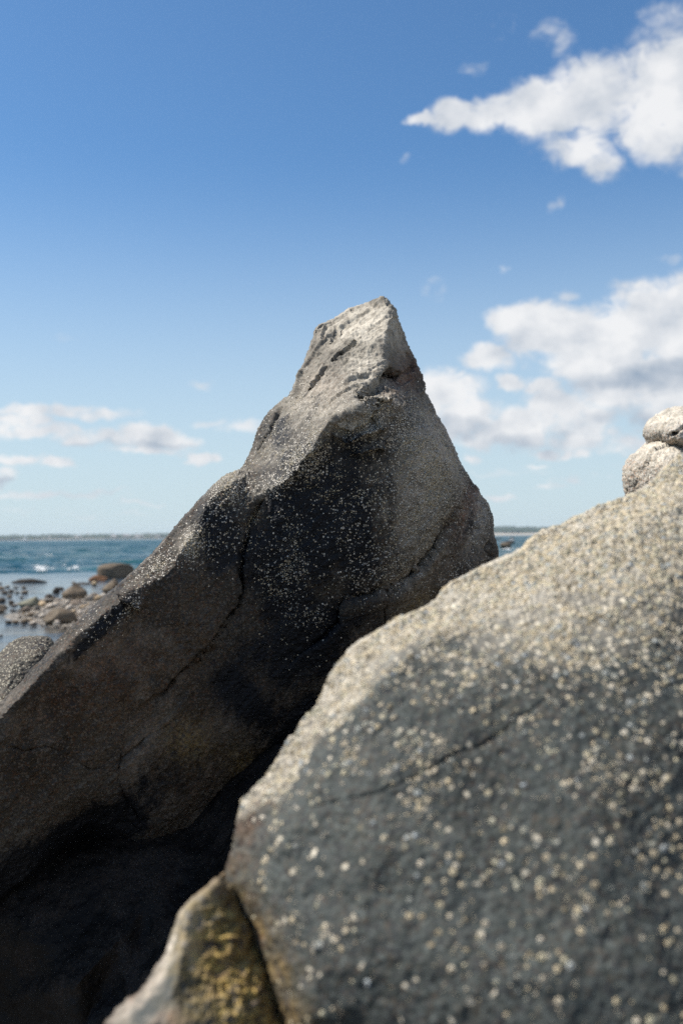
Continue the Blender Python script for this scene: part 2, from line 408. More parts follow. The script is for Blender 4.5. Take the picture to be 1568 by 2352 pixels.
def granite(name, base=(0.27, 0.255, 0.235), scale=1.0, dark_col=(0.012, 0.014, 0.018), crust_col=(0.62, 0.585, 0.52),
            rough=0.78, bump=1.0, attrs=True, wet=0.0, grain=330, crust_n=None):
    crust_n = crust_n or 125 * scale
    m, t, b = new_mat(name)
    co = t.add('ShaderNodeTexCoord').outputs['Object']
    at = lambda n: t.add('ShaderNodeAttribute', attribute_name=n).outputs['Fac']
    s = scale
    big = t.noise(co, 5 * s, 5, 0.6); mid = t.noise(co, 28 * s, 5, 0.65); fine = t.noise(co, 190 * s, 3, 0.7)
    c = t.mix(t.step(big, .3, .7), tuple(x * .55 for x in base), tuple(x * 1.35 for x in base))
    c = t.mix(t.step(mid, .45, .75, 0, .5), c, tuple(base[i] * (1.25, 1.12, .95)[i] for i in range(3)))
    cell = t.add('ShaderNodeSeparateColor', {0: t.vor(co, grain * s, out='Color')})
    gr = cell.outputs[0]
    c = t.mix(t.m('MULTIPLY', t.m('LESS_THAN', gr, 0.20), 0.78), c, (0.035, 0.035, 0.038, 1))          # mica
    c = t.mix(t.m('MULTIPLY', t.m('GREATER_THAN', gr, 0.80), 0.6), c, tuple(min(.6, x * 2.0 + .02) for x in base))          # feldspar
    c = t.mix(t.m('MULTIPLY', t.m('GREATER_THAN', cell.outputs[1], 0.86), 0.40), c, tuple(base[i] * (1.9, 1.1, .75)[i] for i in range(3)))
    c = t.mix(t.m('MULTIPLY', t.step(fine, .35, .65), .35), c, t.mix(1.0, c, (0.45, 0.44, 0.43, 1), 'MULTIPLY'))
    bh = t.m('ADD', t.m('MULTIPLY', mid, 0.35), t.m('MULTIPLY', fine, 0.30))
    if attrs:
        warm, pink, pale, dark, crust, algae = at('warm'), at('pink'), at('pale'), at('dark'), at('crust'), at('algae')
        br = t.noise(co, 45 * s, 4, 0.65)
        c = t.mix(t.m('MULTIPLY', warm, t.step(br, .3, .62)), c, t.mix(1.0, c, (1.12, 0.86, 0.64, 1), 'MULTIPLY'))
        c = t.mix(t.m('MULTIPLY', pink, t.step(mid, .25, .6)), c, t.mix(1.0, c, (1.75, 1.0, 0.78, 1), 'MULTIPLY'))
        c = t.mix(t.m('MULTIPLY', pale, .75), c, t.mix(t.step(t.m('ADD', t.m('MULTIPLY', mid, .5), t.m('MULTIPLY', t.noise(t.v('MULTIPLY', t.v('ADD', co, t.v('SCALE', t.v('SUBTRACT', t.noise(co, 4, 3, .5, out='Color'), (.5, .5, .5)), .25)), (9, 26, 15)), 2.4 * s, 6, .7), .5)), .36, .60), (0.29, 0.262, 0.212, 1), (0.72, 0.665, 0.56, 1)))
        # black crust of lichen / wet algae with broken edge
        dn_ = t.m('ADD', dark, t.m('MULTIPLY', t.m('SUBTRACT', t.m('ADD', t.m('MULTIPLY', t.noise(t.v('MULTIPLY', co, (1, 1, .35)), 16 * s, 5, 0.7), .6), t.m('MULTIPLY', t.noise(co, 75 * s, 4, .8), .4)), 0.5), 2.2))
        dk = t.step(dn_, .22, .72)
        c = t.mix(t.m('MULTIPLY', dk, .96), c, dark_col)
        # knobbly barnacle crust: packed pale cells with dark seams
        wv = t.v('ADD', co, t.v('SCALE', t.v('SUBTRACT', t.noise(co, 90 * s, 2, .5, out='Color'), (.5, .5, .5)), 0.006 / s))
        de = t.vor(wv, crust_n, 'DISTANCE_TO_EDGE'); f1 = t.add('ShaderNodeTexVoronoi', {'Vector': wv, 'Scale': crust_n})
        cid = t.add('ShaderNodeSeparateColor', {0: f1.outputs['Color']})
        has = t.m('LESS_THAN', cid.outputs[0], t.m('ADD', t.m('MULTIPLY', crust, 1.08), t.m('MULTIPLY', t.m('MULTIPLY', t.m('SUBTRACT', t.noise(co, 24 * s, 3), 0.5), 1.2), crust)))
        cm = t.m('MULTIPLY', t.step(de, 0.05, 0.17), has)
        cm = t.m('MULTIPLY', cm, t.step(f1.outputs['Distance'], 0.62, 0.46))
        ccol = t.mix(cid.outputs[1], tuple(x * .62 for x in crust_col), tuple(min(.78, x * 1.2) for x in crust_col))
        ccol = t.mix(t.m('MULTIPLY', cid.outputs[2], .35), ccol, (0.42, 0.36, 0.25, 1))
        c = t.mix(t.m('MULTIPLY', cm, .9), c, ccol)
        seam = t.m('MULTIPLY', t.m('MULTIPLY', t.step(de, 0.10, 0.0), t.step(crust, .15, .7)), .6)
        c = t.mix(seam, c, (0.05, 0.046, 0.042, 1))
        al = t.m('MULTIPLY', algae, t.step(t.noise(co, 95 * s, 5, .75), .38, .58))
        c = t.mix(al, c, t.mix(t.noise(co, 95, 3), (0.22, 0.14, 0.05, 1), (0.60, 0.44, 0.15, 1)))
        bh = t.m('ADD', bh, t.m('MULTIPLY', cm, 0.65))
        b.inputs['Roughness'].default_value = rough
        t.put(b.inputs['Roughness'], t.mix(dk, (rough,) * 3, (max(.35, rough - .22),) * 3))
    else:
        b.inputs['Roughness'].default_value = rough
    if wet:
        pos = t.add('ShaderNodeNewGeometry').outputs['Position']; z = t.add('ShaderNodeSeparateXYZ', {0: pos}).outputs[2]
        wl = t.step(t.m('ADD', z, t.m('MULTIPLY', t.noise(co, 8, 3), .06)), wet * .5, wet * 1.4, 1, 0)
        c = t.mix(wl, c, t.mix(1.0, c, (0.30, 0.25, 0.20, 1), 'MULTIPLY'))
        t.put(b.inputs['Roughness'], t.step(wl, 0, 1, rough, .35))
    t.put(b.inputs['Base Color'], c)
    b.inputs['Specular IOR Level'].default_value = 0.18
    bp = t.add('ShaderNodeBump', {'Height': bh, 'Strength': 0.9 * bump, 'Distance': 0.006 / s})
    t.l.new(bp.outputs[0], b.inputs['Normal'])
    return m

def barnacle_mat():
    m, t, b = new_mat('barnacle_shell')
    g = t.add('ShaderNodeAttribute', attribute_name='tint').outputs['Fac']
    hgt = t.add('ShaderNodeAttribute', attribute_name='mouth').outputs['Fac']
    co = t.add('ShaderNodeTexCoord').outputs['Object']
    n = t.noise(co, 700, 2)
    c = t.mix(t.step(g, 0, .5, smooth=False), (0.66, 0.595, 0.48, 1), (0.62, 0.51, 0.33, 1))
    c = t.mix(t.step(g, .5, .75, smooth=False), c, (0.52, 0.48, 0.34, 1))
    c = t.mix(t.step(g, .8, 1.0, smooth=False), c, (0.36, 0.40, 0.42, 1))
    c = t.mix(t.step(n, .3, .7, 0, .45), c, t.mix(1.0, c, (.5, .48, .45, 1), 'MULTIPLY'))
    wr = t.add('ShaderNodeAttribute', attribute_name='wear').outputs['Fac']
    c = t.mix(t.step(wr, .35, 1.0, 0, .85, False), c, t.mix(1.0, c, (.30, .29, .27, 1), 'MULTIPLY'))
    c = t.mix(hgt, c, (0.03, 0.028, 0.025, 1))
    t.put(b.inputs['Base Color'], c); b.inputs['Roughness'].default_value = 0.6; b.inputs['Specular IOR Level'].default_value = .4
    return m
BARN = barnacle_mat()

def scatter_barnacles(parent, V, F, N, density, rmin, rmax, n, seed=1, limit=None, tall=1.0):
    """acorn barnacles: little truncated cones with an opening, thousands grown into one crust"""
    r = np.random.default_rng(seed)
    A = np.linalg.norm(np.cross(V[F[:, 1]] - V[F[:, 0]], V[F[:, 2]] - V[F[:, 0]]), axis=1) * np.maximum(density[F].mean(axis=1), 0)
    if limit is not None: A = A * limit[F].min(axis=1)
    cdf = np.cumsum(A); cdf /= cdf[-1]
    fi = np.searchsorted(cdf, r.random(n)); u = r.random((n, 2)); k = u.sum(1) > 1; u[k] = 1 - u[k]
    T_ = F[fi]; pos = V[T_[:, 0]] + u[:, :1] * (V[T_[:, 1]] - V[T_[:, 0]]) + u[:, 1:] * (V[T_[:, 2]] - V[T_[:, 0]])
    nn = N[T_].mean(axis=1); nn = nn + r.normal(0, .18, nn.shape); nn /= np.linalg.norm(nn, axis=1, keepdims=True)
    rad = rmin + (rmax - rmin) * r.random(n) ** 2.8
    # thin out overlaps
    cs = rmax * 1.3; order = np.argsort(-rad); grid = {}; keep = np.zeros(n, bool)
    ip = np.floor(pos / cs).astype(int)
    for i in order:
        a, b, c = ip[i]; ok = True
        for x in (a - 1, a, a + 1):
            for y in (b - 1, b, b + 1):
                for z in (c - 1, c, c + 1):
                    for j in grid.get((x, y, z), ()):
                        if ((pos[i] - pos[j]) ** 2).sum() < (0.72 * (rad[i] + rad[j])) ** 2: ok = False; break
                    if not ok: break
                if not ok: break
            if not ok: break
        if ok: keep[i] = True; grid.setdefault((a, b, c), []).append(i)
    pos, nn, rad = pos[keep], nn[keep], rad[keep]; n = len(pos)
    h = np.cross(nn, np.where(np.abs(nn[:, 2:]) < .9, np.array([[0, 0, 1.]]), np.array([[1., 0, 0]]))); h /= np.linalg.norm(h, axis=1, keepdims=True); g = np.cross(nn, h)
    K = 7; VV = []; MM = []
    ph = r.random(n) * 6.28; ht = rad * r.uniform(.45, .95, n) * tall
    for (rr, hh, mo) in ((1.0, -.25, 0), (.78, .55, 0), (.42, 1.0, 0), (.26, .55, 1)):
        for k in range(K):
            a = ph + k * 2 * math.pi / K; jr = rr * r.uniform(.82, 1.18, n)
            VV.append(pos + (h * np.cos(a)[:, None] + g * np.sin(a)[:, None]) * (rad * jr)[:, None] + nn * (ht * hh)[:, None]); MM.append(np.full(n, float(mo)))
    VV.append(pos + nn * (ht * .45)[:, None]); MM.append(np.ones(n))
    NV = len(VV); VV = np.stack(VV, 1).reshape(-1, 3); MM = np.stack(MM, 1).ravel()
    f = []
    for q in range(3):
        for k in range(K):
            a, b = q * K + k, q * K + (k + 1) % K; f += [(a, b, b + K), (a, b + K, a + K)]
    for k in range(K): f.append((3 * K + k, 3 * K + (k + 1) % K, NV - 1))
    f = np.array(f); F_ = (np.arange(n)[:, None, None] * NV + f[None]).reshape(-1, 3)
    me = mesh_np('barnacles', VV, F_, BARN, False, {'tint': np.repeat(r.random(n), NV), 'mouth': MM, 'wear': np.repeat(r.random(n), NV)})
    return link('barnacles', me, parent, kind='stuff')

# ================================================================== SETTING
# ---- water: one polar sheet, waves as real geometry where they can be seen
def build_water():
    r = [0.0, 3.0]; d = 8.0
    while d < 60: r.append(d); d += 0.16 + d * 0.0022
    while d < 420: r.append(d); d += 0.0055 * d
    while d < 9000: r.append(d); d *= 1.12
    r = np.array(r)
    th = np.concatenate([np.linspace(-26, 26, 420), np.linspace(32, 328, 30)]); th = np.radians(np.sort(th))
    Rr, Tt = np.meshgrid(r, th, indexing='ij'); X = (Rr * np.sin(Tt)).ravel(); Y = (Rr * np.cos(Tt)).ravel()
    p2 = np.stack([X, Y, np.zeros_like(X)], 1)
    warp = fbm(p2, 0.05, 3, seed=3) * 6
    Z = np.zeros_like(X); rg = np.random.default_rng(5)
    for k in range(26):
        lam = 0.55 * 1.17 ** k * 1.0
        if lam > 11: break
        a = math.radians(rg.normal(-8, 26)); ph = rg.random() * 6.28; amp = 0.019 * lam ** 0.92
        if k % 3 == 0: amp *= 1.3
        arg = 2 * math.pi / lam * (X * math.sin(a) + Y * math.cos(a) + warp * .5) + ph
        Z += amp * (1 - 2 * np.abs(np.sin(arg / 2)) ** 0.8) * .6
    Z *= 0.55 + 0.9 * np.clip(fbm(p2, 0.09, 3, seed=9) + .4, 0, 1)
    calm = smooth01(Y, 38, 62); Z *= 0.05 + 0.95 * calm
    Z *= smooth01(Rr.ravel(), 700, 200) * .9 + .0
    # the little breaker
    L, Rr_ = on_level(66, 1311), on_level(190, 1309)
    t = np.clip((X - L[0]) / (Rr_[0] - L[0]), 0, 1); yc = L[1] + (Rr_[1] - L[1]) * t + 0.4 * np.sin(X * 1.3)
    Z += 0.17 * np.exp(-((Y - yc) / 0.75) ** 2) * np.exp(-((X - (L[0] + Rr_[0]) / 2) / 1.6) ** 4)
    n, m_ = Rr.shape
    i, j = np.meshgrid(np.arange(n - 1), np.arange(m_ - 1), indexing='ij'); i = i.ravel(); j = j.ravel()
    F = np.stack([i * m_ + j, (i + 1) * m_ + j, (i + 1) * m_ + j + 1, i * m_ + j + 1], 1)[:, ::-1]
    i = np.arange(n - 1)
    F = np.concatenate([F, np.stack([i * m_ + m_ - 1, (i + 1) * m_ + m_ - 1, (i + 1) * m_, i * m_], 1)[:, ::-1]])
    V = np.stack([X, Y, Z], 1)
    m, t, b = new_mat('water')
    co = t.add('ShaderNodeNewGeometry').outputs['Position']
    sp = t.add('ShaderNodeSeparateXYZ', {0: co}); dist = sp.outputs[1]
    near = t.step(dist, 20, 50, 1, 0)
    big = t.noise(t.v('MULTIPLY', co, (.35, 1, 1)), 0.12, 3, .6)
    c = t.mix(t.step(big, .35, .7), (0.008, 0.045, 0.066, 1), (0.016, 0.070, 0.076, 1))
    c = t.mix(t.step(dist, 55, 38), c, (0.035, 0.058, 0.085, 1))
    c = t.mix(t.m('MULTIPLY', near, t.step(t.noise(co, .5, 3), .35, .7)), c, (0.10, 0.085, 0.06, 1))
    # scattered whitecaps
    wc = t.noise(t.v('MULTIPLY', co, (.55, 1, 1)), 0.30, 7, .68)
    zz = sp.outputs[2]
    cap = t.m('MULTIPLY', t.step(wc, .67, .74), t.step(zz, .03, .10)); cap = t.m('MULTIPLY', cap, t.step(dist, 50, 70))
    c = t.mix(cap, c, (.75, .78, .8, 1))
    t.put(b.inputs['Base Color'], c); t.put(b.inputs['Roughness'], t.m('ADD', t.step(dist, 30, 400, .06, .30), t.m('MULTIPLY', cap, .5)))
    b.inputs['IOR'].default_value = 1.22; b.inputs['Specular IOR Level'].default_value = .22
    rip = t.noise(t.v('MULTIPLY', co, (.5, 1, 1)), 2.6, 5, .6); rip2 = t.noise(t.v('MULTIPLY', co, (.4, 1, 1)), .55, 4, .6)
    hh = t.m('ADD', t.m('MULTIPLY', rip, t.step(dist, 30, 75, .07, .45)), t.m('MULTIPLY', rip2, t.step(dist, 38, 90, .05, 2.0)))
    bp = t.add('ShaderNodeBump', {'Height': hh, 'Strength': 1.0, 'Distance': 0.35}); t.l.new(bp.outputs[0], b.inputs['Normal'])
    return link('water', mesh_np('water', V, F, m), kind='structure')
build_water()

# ---- sea bed rising into the gravel bar and the ground under the big boulders
BAR = [tuple(on_level(x, y)[:2]) for x, y in ((40, 1392), (95, 1375), (180, 1377), (300, 1362), (420, 1375), (400, 1440), (170, 1440), (60, 1428))]
BC = np.mean(BAR, axis=0)
def bed_height(X, Y):
    q = np.stack([X, Y], 1); ins = np.zeros(len(q), bool)
    for (x1, y1), (x2, y2) in zip(BAR, BAR[1:] + BAR[:1]):
        ins ^= ((y1 > q[:, 1]) != (y2 > q[:, 1])) & (q[:, 0] < (x2 - x1) * (q[:, 1] - y1) / (y2 - y1 + 1e-12) + x1)
    dd, _, _ = seg_dist(q, BAR + BAR[:1])
    sd_ = np.where(ins, dd, -dd)
    p = np.stack([X, Y, X * 0], 1); n = fbm(p, .7, 4, seed=21)
    h = -0.22 + 0.30 * smooth01(sd_, -2.2, 1.2) + n * 0.05
    near = smooth01(np.hypot(X - .3, Y - 2.5), 7.0, 4.5)
    h = h + (0.30 + .06 * n) * near
    return h - .5 * smooth01(Y, 34, 60) - .4 * smooth01(np.abs(X), 25, 60)
def build_bed():
    g = np.concatenate([np.linspace(-9000, -60, 12), np.arange(-40, -12, 1.5), np.arange(-12, 6, .1), np.arange(6, 40, 1.5), np.linspace(60, 9000, 12)])
    h = np.concatenate([np.linspace(-9000, -20, 12), np.arange(-12, 16, .5), np.arange(16, 32, .1), np.arange(32, 70, 2), np.linspace(90, 9000, 12)])
    X, Y = np.meshgrid(g, h, indexing='ij'); n, m_ = X.shape; X = X.ravel(); Y = Y.ravel(); Z = bed_height(X, Y)
    i, j = np.meshgrid(np.arange(n - 1), np.arange(m_ - 1), indexing='ij'); i = i.ravel(); j = j.ravel()
    F = np.stack([i * m_ + j, (i + 1) * m_ + j, (i + 1) * m_ + j + 1, i * m_ + j + 1], 1)
    m, t, b = new_mat('gravel_bed'); co = t.add('ShaderNodeTexCoord').outputs['Object']
    v = t.add('ShaderNodeTexVoronoi', {'Vector': co, 'Scale': 22}); cid = t.add('ShaderNodeSeparateColor', {0: v.outputs['Color']})
    c = t.mix(cid.outputs[0], (.14, .12, .095, 1), (.40, .36, .30, 1)); c = t.mix(t.step(v.outputs['Distance'], .35, .7), c, (.06, .05, .04, 1))
    t.put(b.inputs['Base Color'], c); b.inputs['Roughness'].default_value = .7
    bp = t.add('ShaderNodeBump', {'Height': t.m('SUBTRACT', 1, v.outputs['Distance']), 'Strength': .9, 'Distance': .03}); t.l.new(bp.outputs[0], b.inputs['Normal'])
    link('seabed', mesh_np('seabed', np.stack([X, Y, Z], 1), F, m), kind='structure')
build_bed()

# ---- far shore: sand strip, wooded rise, houses
def ribbon(name, D, az0, az1, prof, matl, n=500, depth=260, back=True, kind='stuff', label=None, cat=None):
    """a long low landform; prof(t, k) gives the height for k in 0..1 from front to back"""
    A = np.radians(np.linspace(az0, az1, n)); K = 7; V = []
    for k in range(K):
        kk = k / (K - 1); rr = D + depth * kk
        zz = prof(np.linspace(0, 1, n), kk)
        V.append(np.stack([rr * np.sin(A), rr * np.cos(A), zz], 1))
    V = np.stack(V, 1).reshape(-1, 3)
    i, k = np.meshgrid(np.arange(n - 1), np.arange(K - 1), indexing='ij'); i = i.ravel(); k = k.ravel()
    F = np.stack([i * K + k, (i + 1) * K + k, (i + 1) * K + k + 1, i * K + k + 1], 1)
    return link(name, mesh_np(name, V, F, matl), None, label, cat, kind=kind)
SAND = new_mat('far_sand'); t = SAND[1]; t.put(SAND[2].inputs['Base Color'], (.40, .36, .30, 1)); SAND[2].inputs['Roughness'].default_value = .9
WOODM, t, b = new_mat('far_wood_leaves'); co = t.add('ShaderNodeNewGeometry').outputs['Position']
t.put(b.inputs['Base Color'], t.mix(t.step(t.noise(co, .03, 5, .7), .3, .7), (.018, .040, .028, 1), (.040, .072, .040, 1))); b.inputs['Roughness'].default_value = .95
DW = 2500.0
azl = lambda x: azel(x, 1232)[0]
def h_at(px):   # height in metres for a number of photo units at the far shore
    return px / FPX * DW
ribbon('far_beach', DW, azl(-1200), azl(560), lambda t, k: -0.4 + h_at(2.2) * min(1, k * 2.2) * (0.6 + .25 * vnoise(np.stack([t * 30, t * 0, t * 0], 1), 4)), SAND[0], 300, 60, kind='structure')
ribbon('far_beach', DW, azl(900), azl(2600), lambda t, k: -0.4 + h_at(5.2) * min(1, k * 2.2) * (0.9 + .12 * vnoise(np.stack([t * 30, t * 0, t * 0], 1), 4)), SAND[0], 300, 60, kind='structure')

def far_trees(name, D, x0, x1, hfun, n, seed, label):
    """a distant wood: thousands of leafy lumps along the rise"""
    r = np.random.default_rng(seed)
    px = x0 + (x1 - x0) * r.random(n); dd = D + 45 + 250 * r.random(n) ** 1.3
    A = np.radians(np.array([azl(x) for x in np.linspace(x0, x1, 200)])); A = np.interp(px, np.linspace(x0, x1, 200), A)
    top = hfun(px) / FPX * DW * (0.45 + .55 * (dd - D) / 295) + r.normal(0, .7, n)
    V = []; F = []
    bm = bmesh.new(); bmesh.ops.create_icosphere(bm, subdivisions=1, radius=1); bv = np.array([v.co[:] for v in bm.verts]); bf = np.array([[v.index for v in f.verts] for f in bm.faces]); bm.free()
    w_ = r.uniform(3.5, 8, n); hgt = np.maximum(top, 4)
    c = np.stack([dd * np.sin(A), dd * np.cos(A), hgt * .5], 1)
    VV = c[:, None] + bv[None] * np.stack([w_, w_, hgt * .55], 1)[:, None] * r.uniform(.8, 1.2, (n, len(bv), 1))
    FF = (np.arange(n)[:, None, None] * len(bv) + bf[None]).reshape(-1, 3)
    return link(name, mesh_np(name, VV.reshape(-1, 3), FF, WOODM, False), None, label, 'wood', kind='stuff')
far_trees('far_wood', DW, -500, 560, lambda x: 12.0 + 1.6 * np.sin(x / 70) + 4.0 * smooth01(x, 120, 450) + .8 * np.sin(x / 17), 4200, 3, 'low dark tree line along the far shore left of the peaked boulder')
far_trees('far_wood', DW, 960, 2000, lambda x: 20.0 + 2.4 * np.cos((x - 1150) / 42) + 2.0 * smooth01(x, 1200, 1330), 4200, 4, 'dark wooded rise above the pale sand right of the peaked boulder')

def house_mesh(nm, w_, d_, h_, rf, mw, mr):
    bm = bmesh.new()
    def bx(x0, x1, y0, y1, z0, z1):
        vs = [bm.verts.new((x, y, z)) for z in (z0, z1) for x, y in ((x0, y0), (x1, y0), (x1, y1), (x0, y1))]
        for f in ((0, 3, 2, 1), (4, 5, 6, 7), (0, 1, 5, 4), (1, 2, 6, 5), (2, 3, 7, 6), (3, 0, 4, 7)): bm.faces.new([vs[i] for i in f])
    bx(-w_ / 2, w_ / 2, -d_ / 2, d_ / 2, 0, h_)
    a = bpy.data.meshes.new('wall'); bm.to_mesh(a); bm.free(); a.materials.append(mw)
    bm = bmesh.new(); o = .5
    vs = [bm.verts.new(p) for p in ((-w_ / 2 - o, -d_ / 2 - o, h_), (w_ / 2 + o, -d_ / 2 - o, h_), (w_ / 2 + o, d_ / 2 + o, h_), (-w_ / 2 - o, d_ / 2 + o, h_), (-w_ / 2 - o, 0, h_ + rf), (w_ / 2 + o, 0, h_ + rf))]
    for f in ((0, 1, 5, 4), (2, 3, 4, 5), (0, 4, 3), (1, 2, 5), (0, 3, 2, 1)): bm.faces.new([vs[i] for i in f])
    b_ = bpy.data.meshes.new('roof'); bm.to_mesh(b_); bm.free(); b_.materials.append(mr)
    return a, b_
def flat(name, c, rough=.7):
    m, t, b = new_mat(name); co = t.add('ShaderNodeTexCoord').outputs['Object']
    t.put(b.inputs['Base Color'], t.mix(t.noise(co, 3, 4, .6), tuple(x * .85 for x in c), tuple(min(.85, x * 1.12) for x in c))); b.inputs['Roughness'].default_value = rough
    return m
WALLM, ROOFM = flat('pale_clapboard', (.62, .60, .56)), flat('grey_shingles', (.26, .25, .25))
hm = house_mesh('house', 11, 9, 5.0, 3.2, WALLM, ROOFM)
for i, (x, s_) in enumerate([(104, .7), (113, .8), (138, .6), (176, .8), (183, .9), (207, .8), (262, 1.0), (290, 1.2), (296, 1.0), (316, 1.1), (327, .9), (345, 1.0), (362, .9), (20, .6)]):
    o = bpy.data.objects.new('house', None); col.objects.link(o)
    a = math.radians(azl(x)); rr = DW + 48 + 12 * (i % 3)
    o.location = (rr * math.sin(a), rr * math.cos(a), 2.2); o.rotation_euler = (0, 0, -a + random.uniform(-.5, .5)); o.scale = (s_ * 1.1,) * 3
    o['label'] = 'tiny pale gabled house among the trees on the far left shore'; o['category'] = 'house'; o['group'] = 'houses along the far shore'
    for nm, me in (('wall', hm[0]), ('roof', hm[1])): c_ = bpy.data.objects.new(nm, me); col.objects.link(c_); c_.parent = o
# water tower
def tower(x):
    bm = bmesh.new(); 
    prof = [(.9, 0), (.8, 9), (2.6, 10.5), (3.0, 13), (2.4, 14.6), (0, 15.2)]; K = 14; rows = []
    for r_, z in prof: rows.append([bm.verts.new((r_ * math.cos(k * 6.283 / K), r_ * math.sin(k * 6.283 / K), z)) for k in range(K)])
    for a, b_ in zip(rows, rows[1:]):
        for k in range(K): bm.faces.new((a[k], a[(k + 1) % K], b_[(k + 1) % K], b_[k]))
    bmesh.ops.remove_doubles(bm, verts=bm.verts, dist=1e-4)
    me = bpy.data.meshes.new('water_tower'); bm.to_mesh(me); bm.free(); me.materials.append(WALLM)
    o = link('water_tower', me, None, 'small white tower standing highest on the far left shore', 'tower')
    a = math.radians(azl(x)); o.location = ((DW + 55) * math.sin(a), (DW + 55) * math.cos(a), 1.8)
tower(202)

# ---- sailboat
def sailboat():
    D = 900.0; p = on_level(59, 1240.5); a = math.atan2(p[0], p[1]); loc = Vector((D * math.sin(a), D * math.cos(a), 0))
    rt = bpy.data.objects.new('sailboat', None); col.objects.link(rt); rt.location = loc; rt.rotation_euler = (0, 0, math.radians(28))
    rt['label'] = 'tiny white sailboat far out on the water at the left'; rt['category'] = 'sailboat'
    white = flat('boat_white', (.78, .78, .76), .4); L = 2.1
    bm = bmesh.new(); rows = []
    for t_ in np.linspace(-1, 1, 9):
        wd = .75 * (1 - abs(t_) ** 2.4 * (1 if t_ > 0 else .45)); kz = -.25 + .15 * t_ * t_
        rows.append([bm.verts.new((t_ * L, y * wd, z)) for y, z in ((-1, .65 + .15 * t_), (-.75, .1), (0, kz), (.75, .1), (1, .65 + .15 * t_))])
    for r0, r1 in zip(rows, rows[1:]):
        for k in range(4): bm.faces.new((r0[k], r0[k + 1], r1[k + 1], r1[k]))
        bm.faces.new((r0[0], r1[0], r1[4], r0[4]))
    bm.faces.new(rows[0]); bm.faces.new(rows[-1][::-1])
    me = bpy.data.meshes.new('hull'); bm.to_mesh(me); bm.free(); me.materials.append(white); link('hull', me, rt)
    bm = bmesh.new(); bmesh.ops.create_cone(bm, segments=8, radius1=.06, radius2=.035, depth=6.3, cap_ends=True, matrix=Matrix.Translation((.3, 0, 3.6)))
    me = bpy.data.meshes.new('mast'); bm.to_mesh(me); bm.free(); me.materials.append(flat('mast_metal', (.5, .5, .5))); link('mast', me, rt)
    def sail(nm, A, B, C_):
        bm = bmesh.new(); n = 8; g = {}
        for i in range(n + 1):
            for j in range(n + 1 - i):
                u, v = i / n, j / n; q = Vector(A) * (1 - u - v) + Vector(B) * u + Vector(C_) * v; q.y += .5 * math.sin(math.pi * min(1, (1 - u - v) * 1.0)) * (1 - v) * u * 2
                g[i, j] = bm.verts.new(q)
        for i in range(n):
            for j in range(n - i):
                bm.faces.new((g[i, j], g[i + 1, j], g[i, j + 1]))
                if j < n - i - 1: bm.faces.new((g[i + 1, j], g[i + 1, j + 1], g[i, j + 1]))
        bmesh.ops.solidify(bm, geom=bm.faces[:], thickness=.02)
        me = bpy.data.meshes.new(nm); bm.to_mesh(me); bm.free(); me.materials.append(white); link(nm, me, rt)
    sail('mainsail', (.22, 0, 1.1), (-1.9, .2, 1.15), (.22, 0, 6.6)); sail('jib', (2.0, 0, .8), (.5, .25, 1.0), (.38, 0, 5.6))
sailboat()

# ================================================================== THE THREE BIG BOULDERS
GR_MAIN = granite('granite_peaked', (0.058, 0.053, 0.045), grain=190, crust_n=165, dark_col=(0.006, 0.008, 0.012))
GR_NEAR = granite('granite_near', (0.052, 0.059, 0.055), 0.72, crust_n=115, crust_col=(.60, .545, .44), bump=.8, dark_col=(.033, .041, .041))
GR_DARK = granite('granite_low_dark', (0.019, 0.017, 0.015), dark_col=(.005, .005, .005))  # wet algae tone, darkened further in the colour for deep crevice shade
GR_SIDE = granite('granite_speckled', (0.26, 0.25, 0.225))

def finish(name, V, F, mat, attrs, label, cat, group=None, origin=None):
    me = mesh_np(name, V, F, mat, True, attrs)
    return link(name, me, None, label, cat, group)

# ---------------- peaked boulder
C1 = [(-330,2010,2.52),(-150,1835,2.56),(-60,1710,2.60),(0,1648,2.62),(17,1630,2.62),(53,1597,2.63),(95,1550,2.66),(140,1503,2.69),(171,1470,2.71),(207,1434,2.74),(232,1414,2.76),
      (252,1394,2.78),(280,1381,2.80),(292,1360,2.81),(330,1344,2.83),(372,1327,2.86),(401,1300,2.89),(408,1276,2.90),(431,1242,2.92),(455,1218,2.94),(461,1178,2.96),(478,1150,2.98),(511,1122,3.00),(541,1102,3.02)]
CR1 = [(601,1124),(603,1140),(585,1178),(569,1210),(565,1233),(556,1274),(553,1310),(559,1338),(559,1361),(546,1396),(514,1441),(489,1479),(454,1508),(412,1550),(385,1585),(330,1625),(290,1665)]
R2 = [(606,1128,3.01),(641,1111,2.955),(673,1086,2.925),(689,1055,2.915),(713,1038,2.90),(737,990,2.90),(765,957,2.91),(781,953,2.915),(821,939,2.925),(849,916,2.94),(873,904,2.96),(901,909,2.975),(919,924,2.995)]
BULGE = [(919,924,3.015),(933,939,3.03),(957,979,3.06),(982,1009,3.08),(1005,1039,3.10),(1024,1070,3.13),(1035,1101,3.15),(1041,1138,3.165),(1037,1190,3.17),(1024,1228,3.165),(1006,1262,3.15),(973,1304,3.12),(933,1340,3.09),(895,1364,3.07),(849,1368,3.06),(795,1378,3.05),(781,1394,3.06),(778,1430,3.07)]
CR3 = [(1041,1160),(1037,1192),(1024,1230),(1006,1264),(973,1306),(933,1342),(895,1367),(875,1358),(849,1370),(795,1380),(781,1394),(778,1432),(749,1460),(701,1495),(660,1530)]
CREST = [(878,687,3.50),(900,712,3.44),(908,726,3.42),(891,738,3.37),(886,763,3.33),(881,792,3.29),(879,818,3.25),(884,832,3.23),(887,843,3.22),(876,853,3.19),(849,875,3.13),(830,899,3.09)]
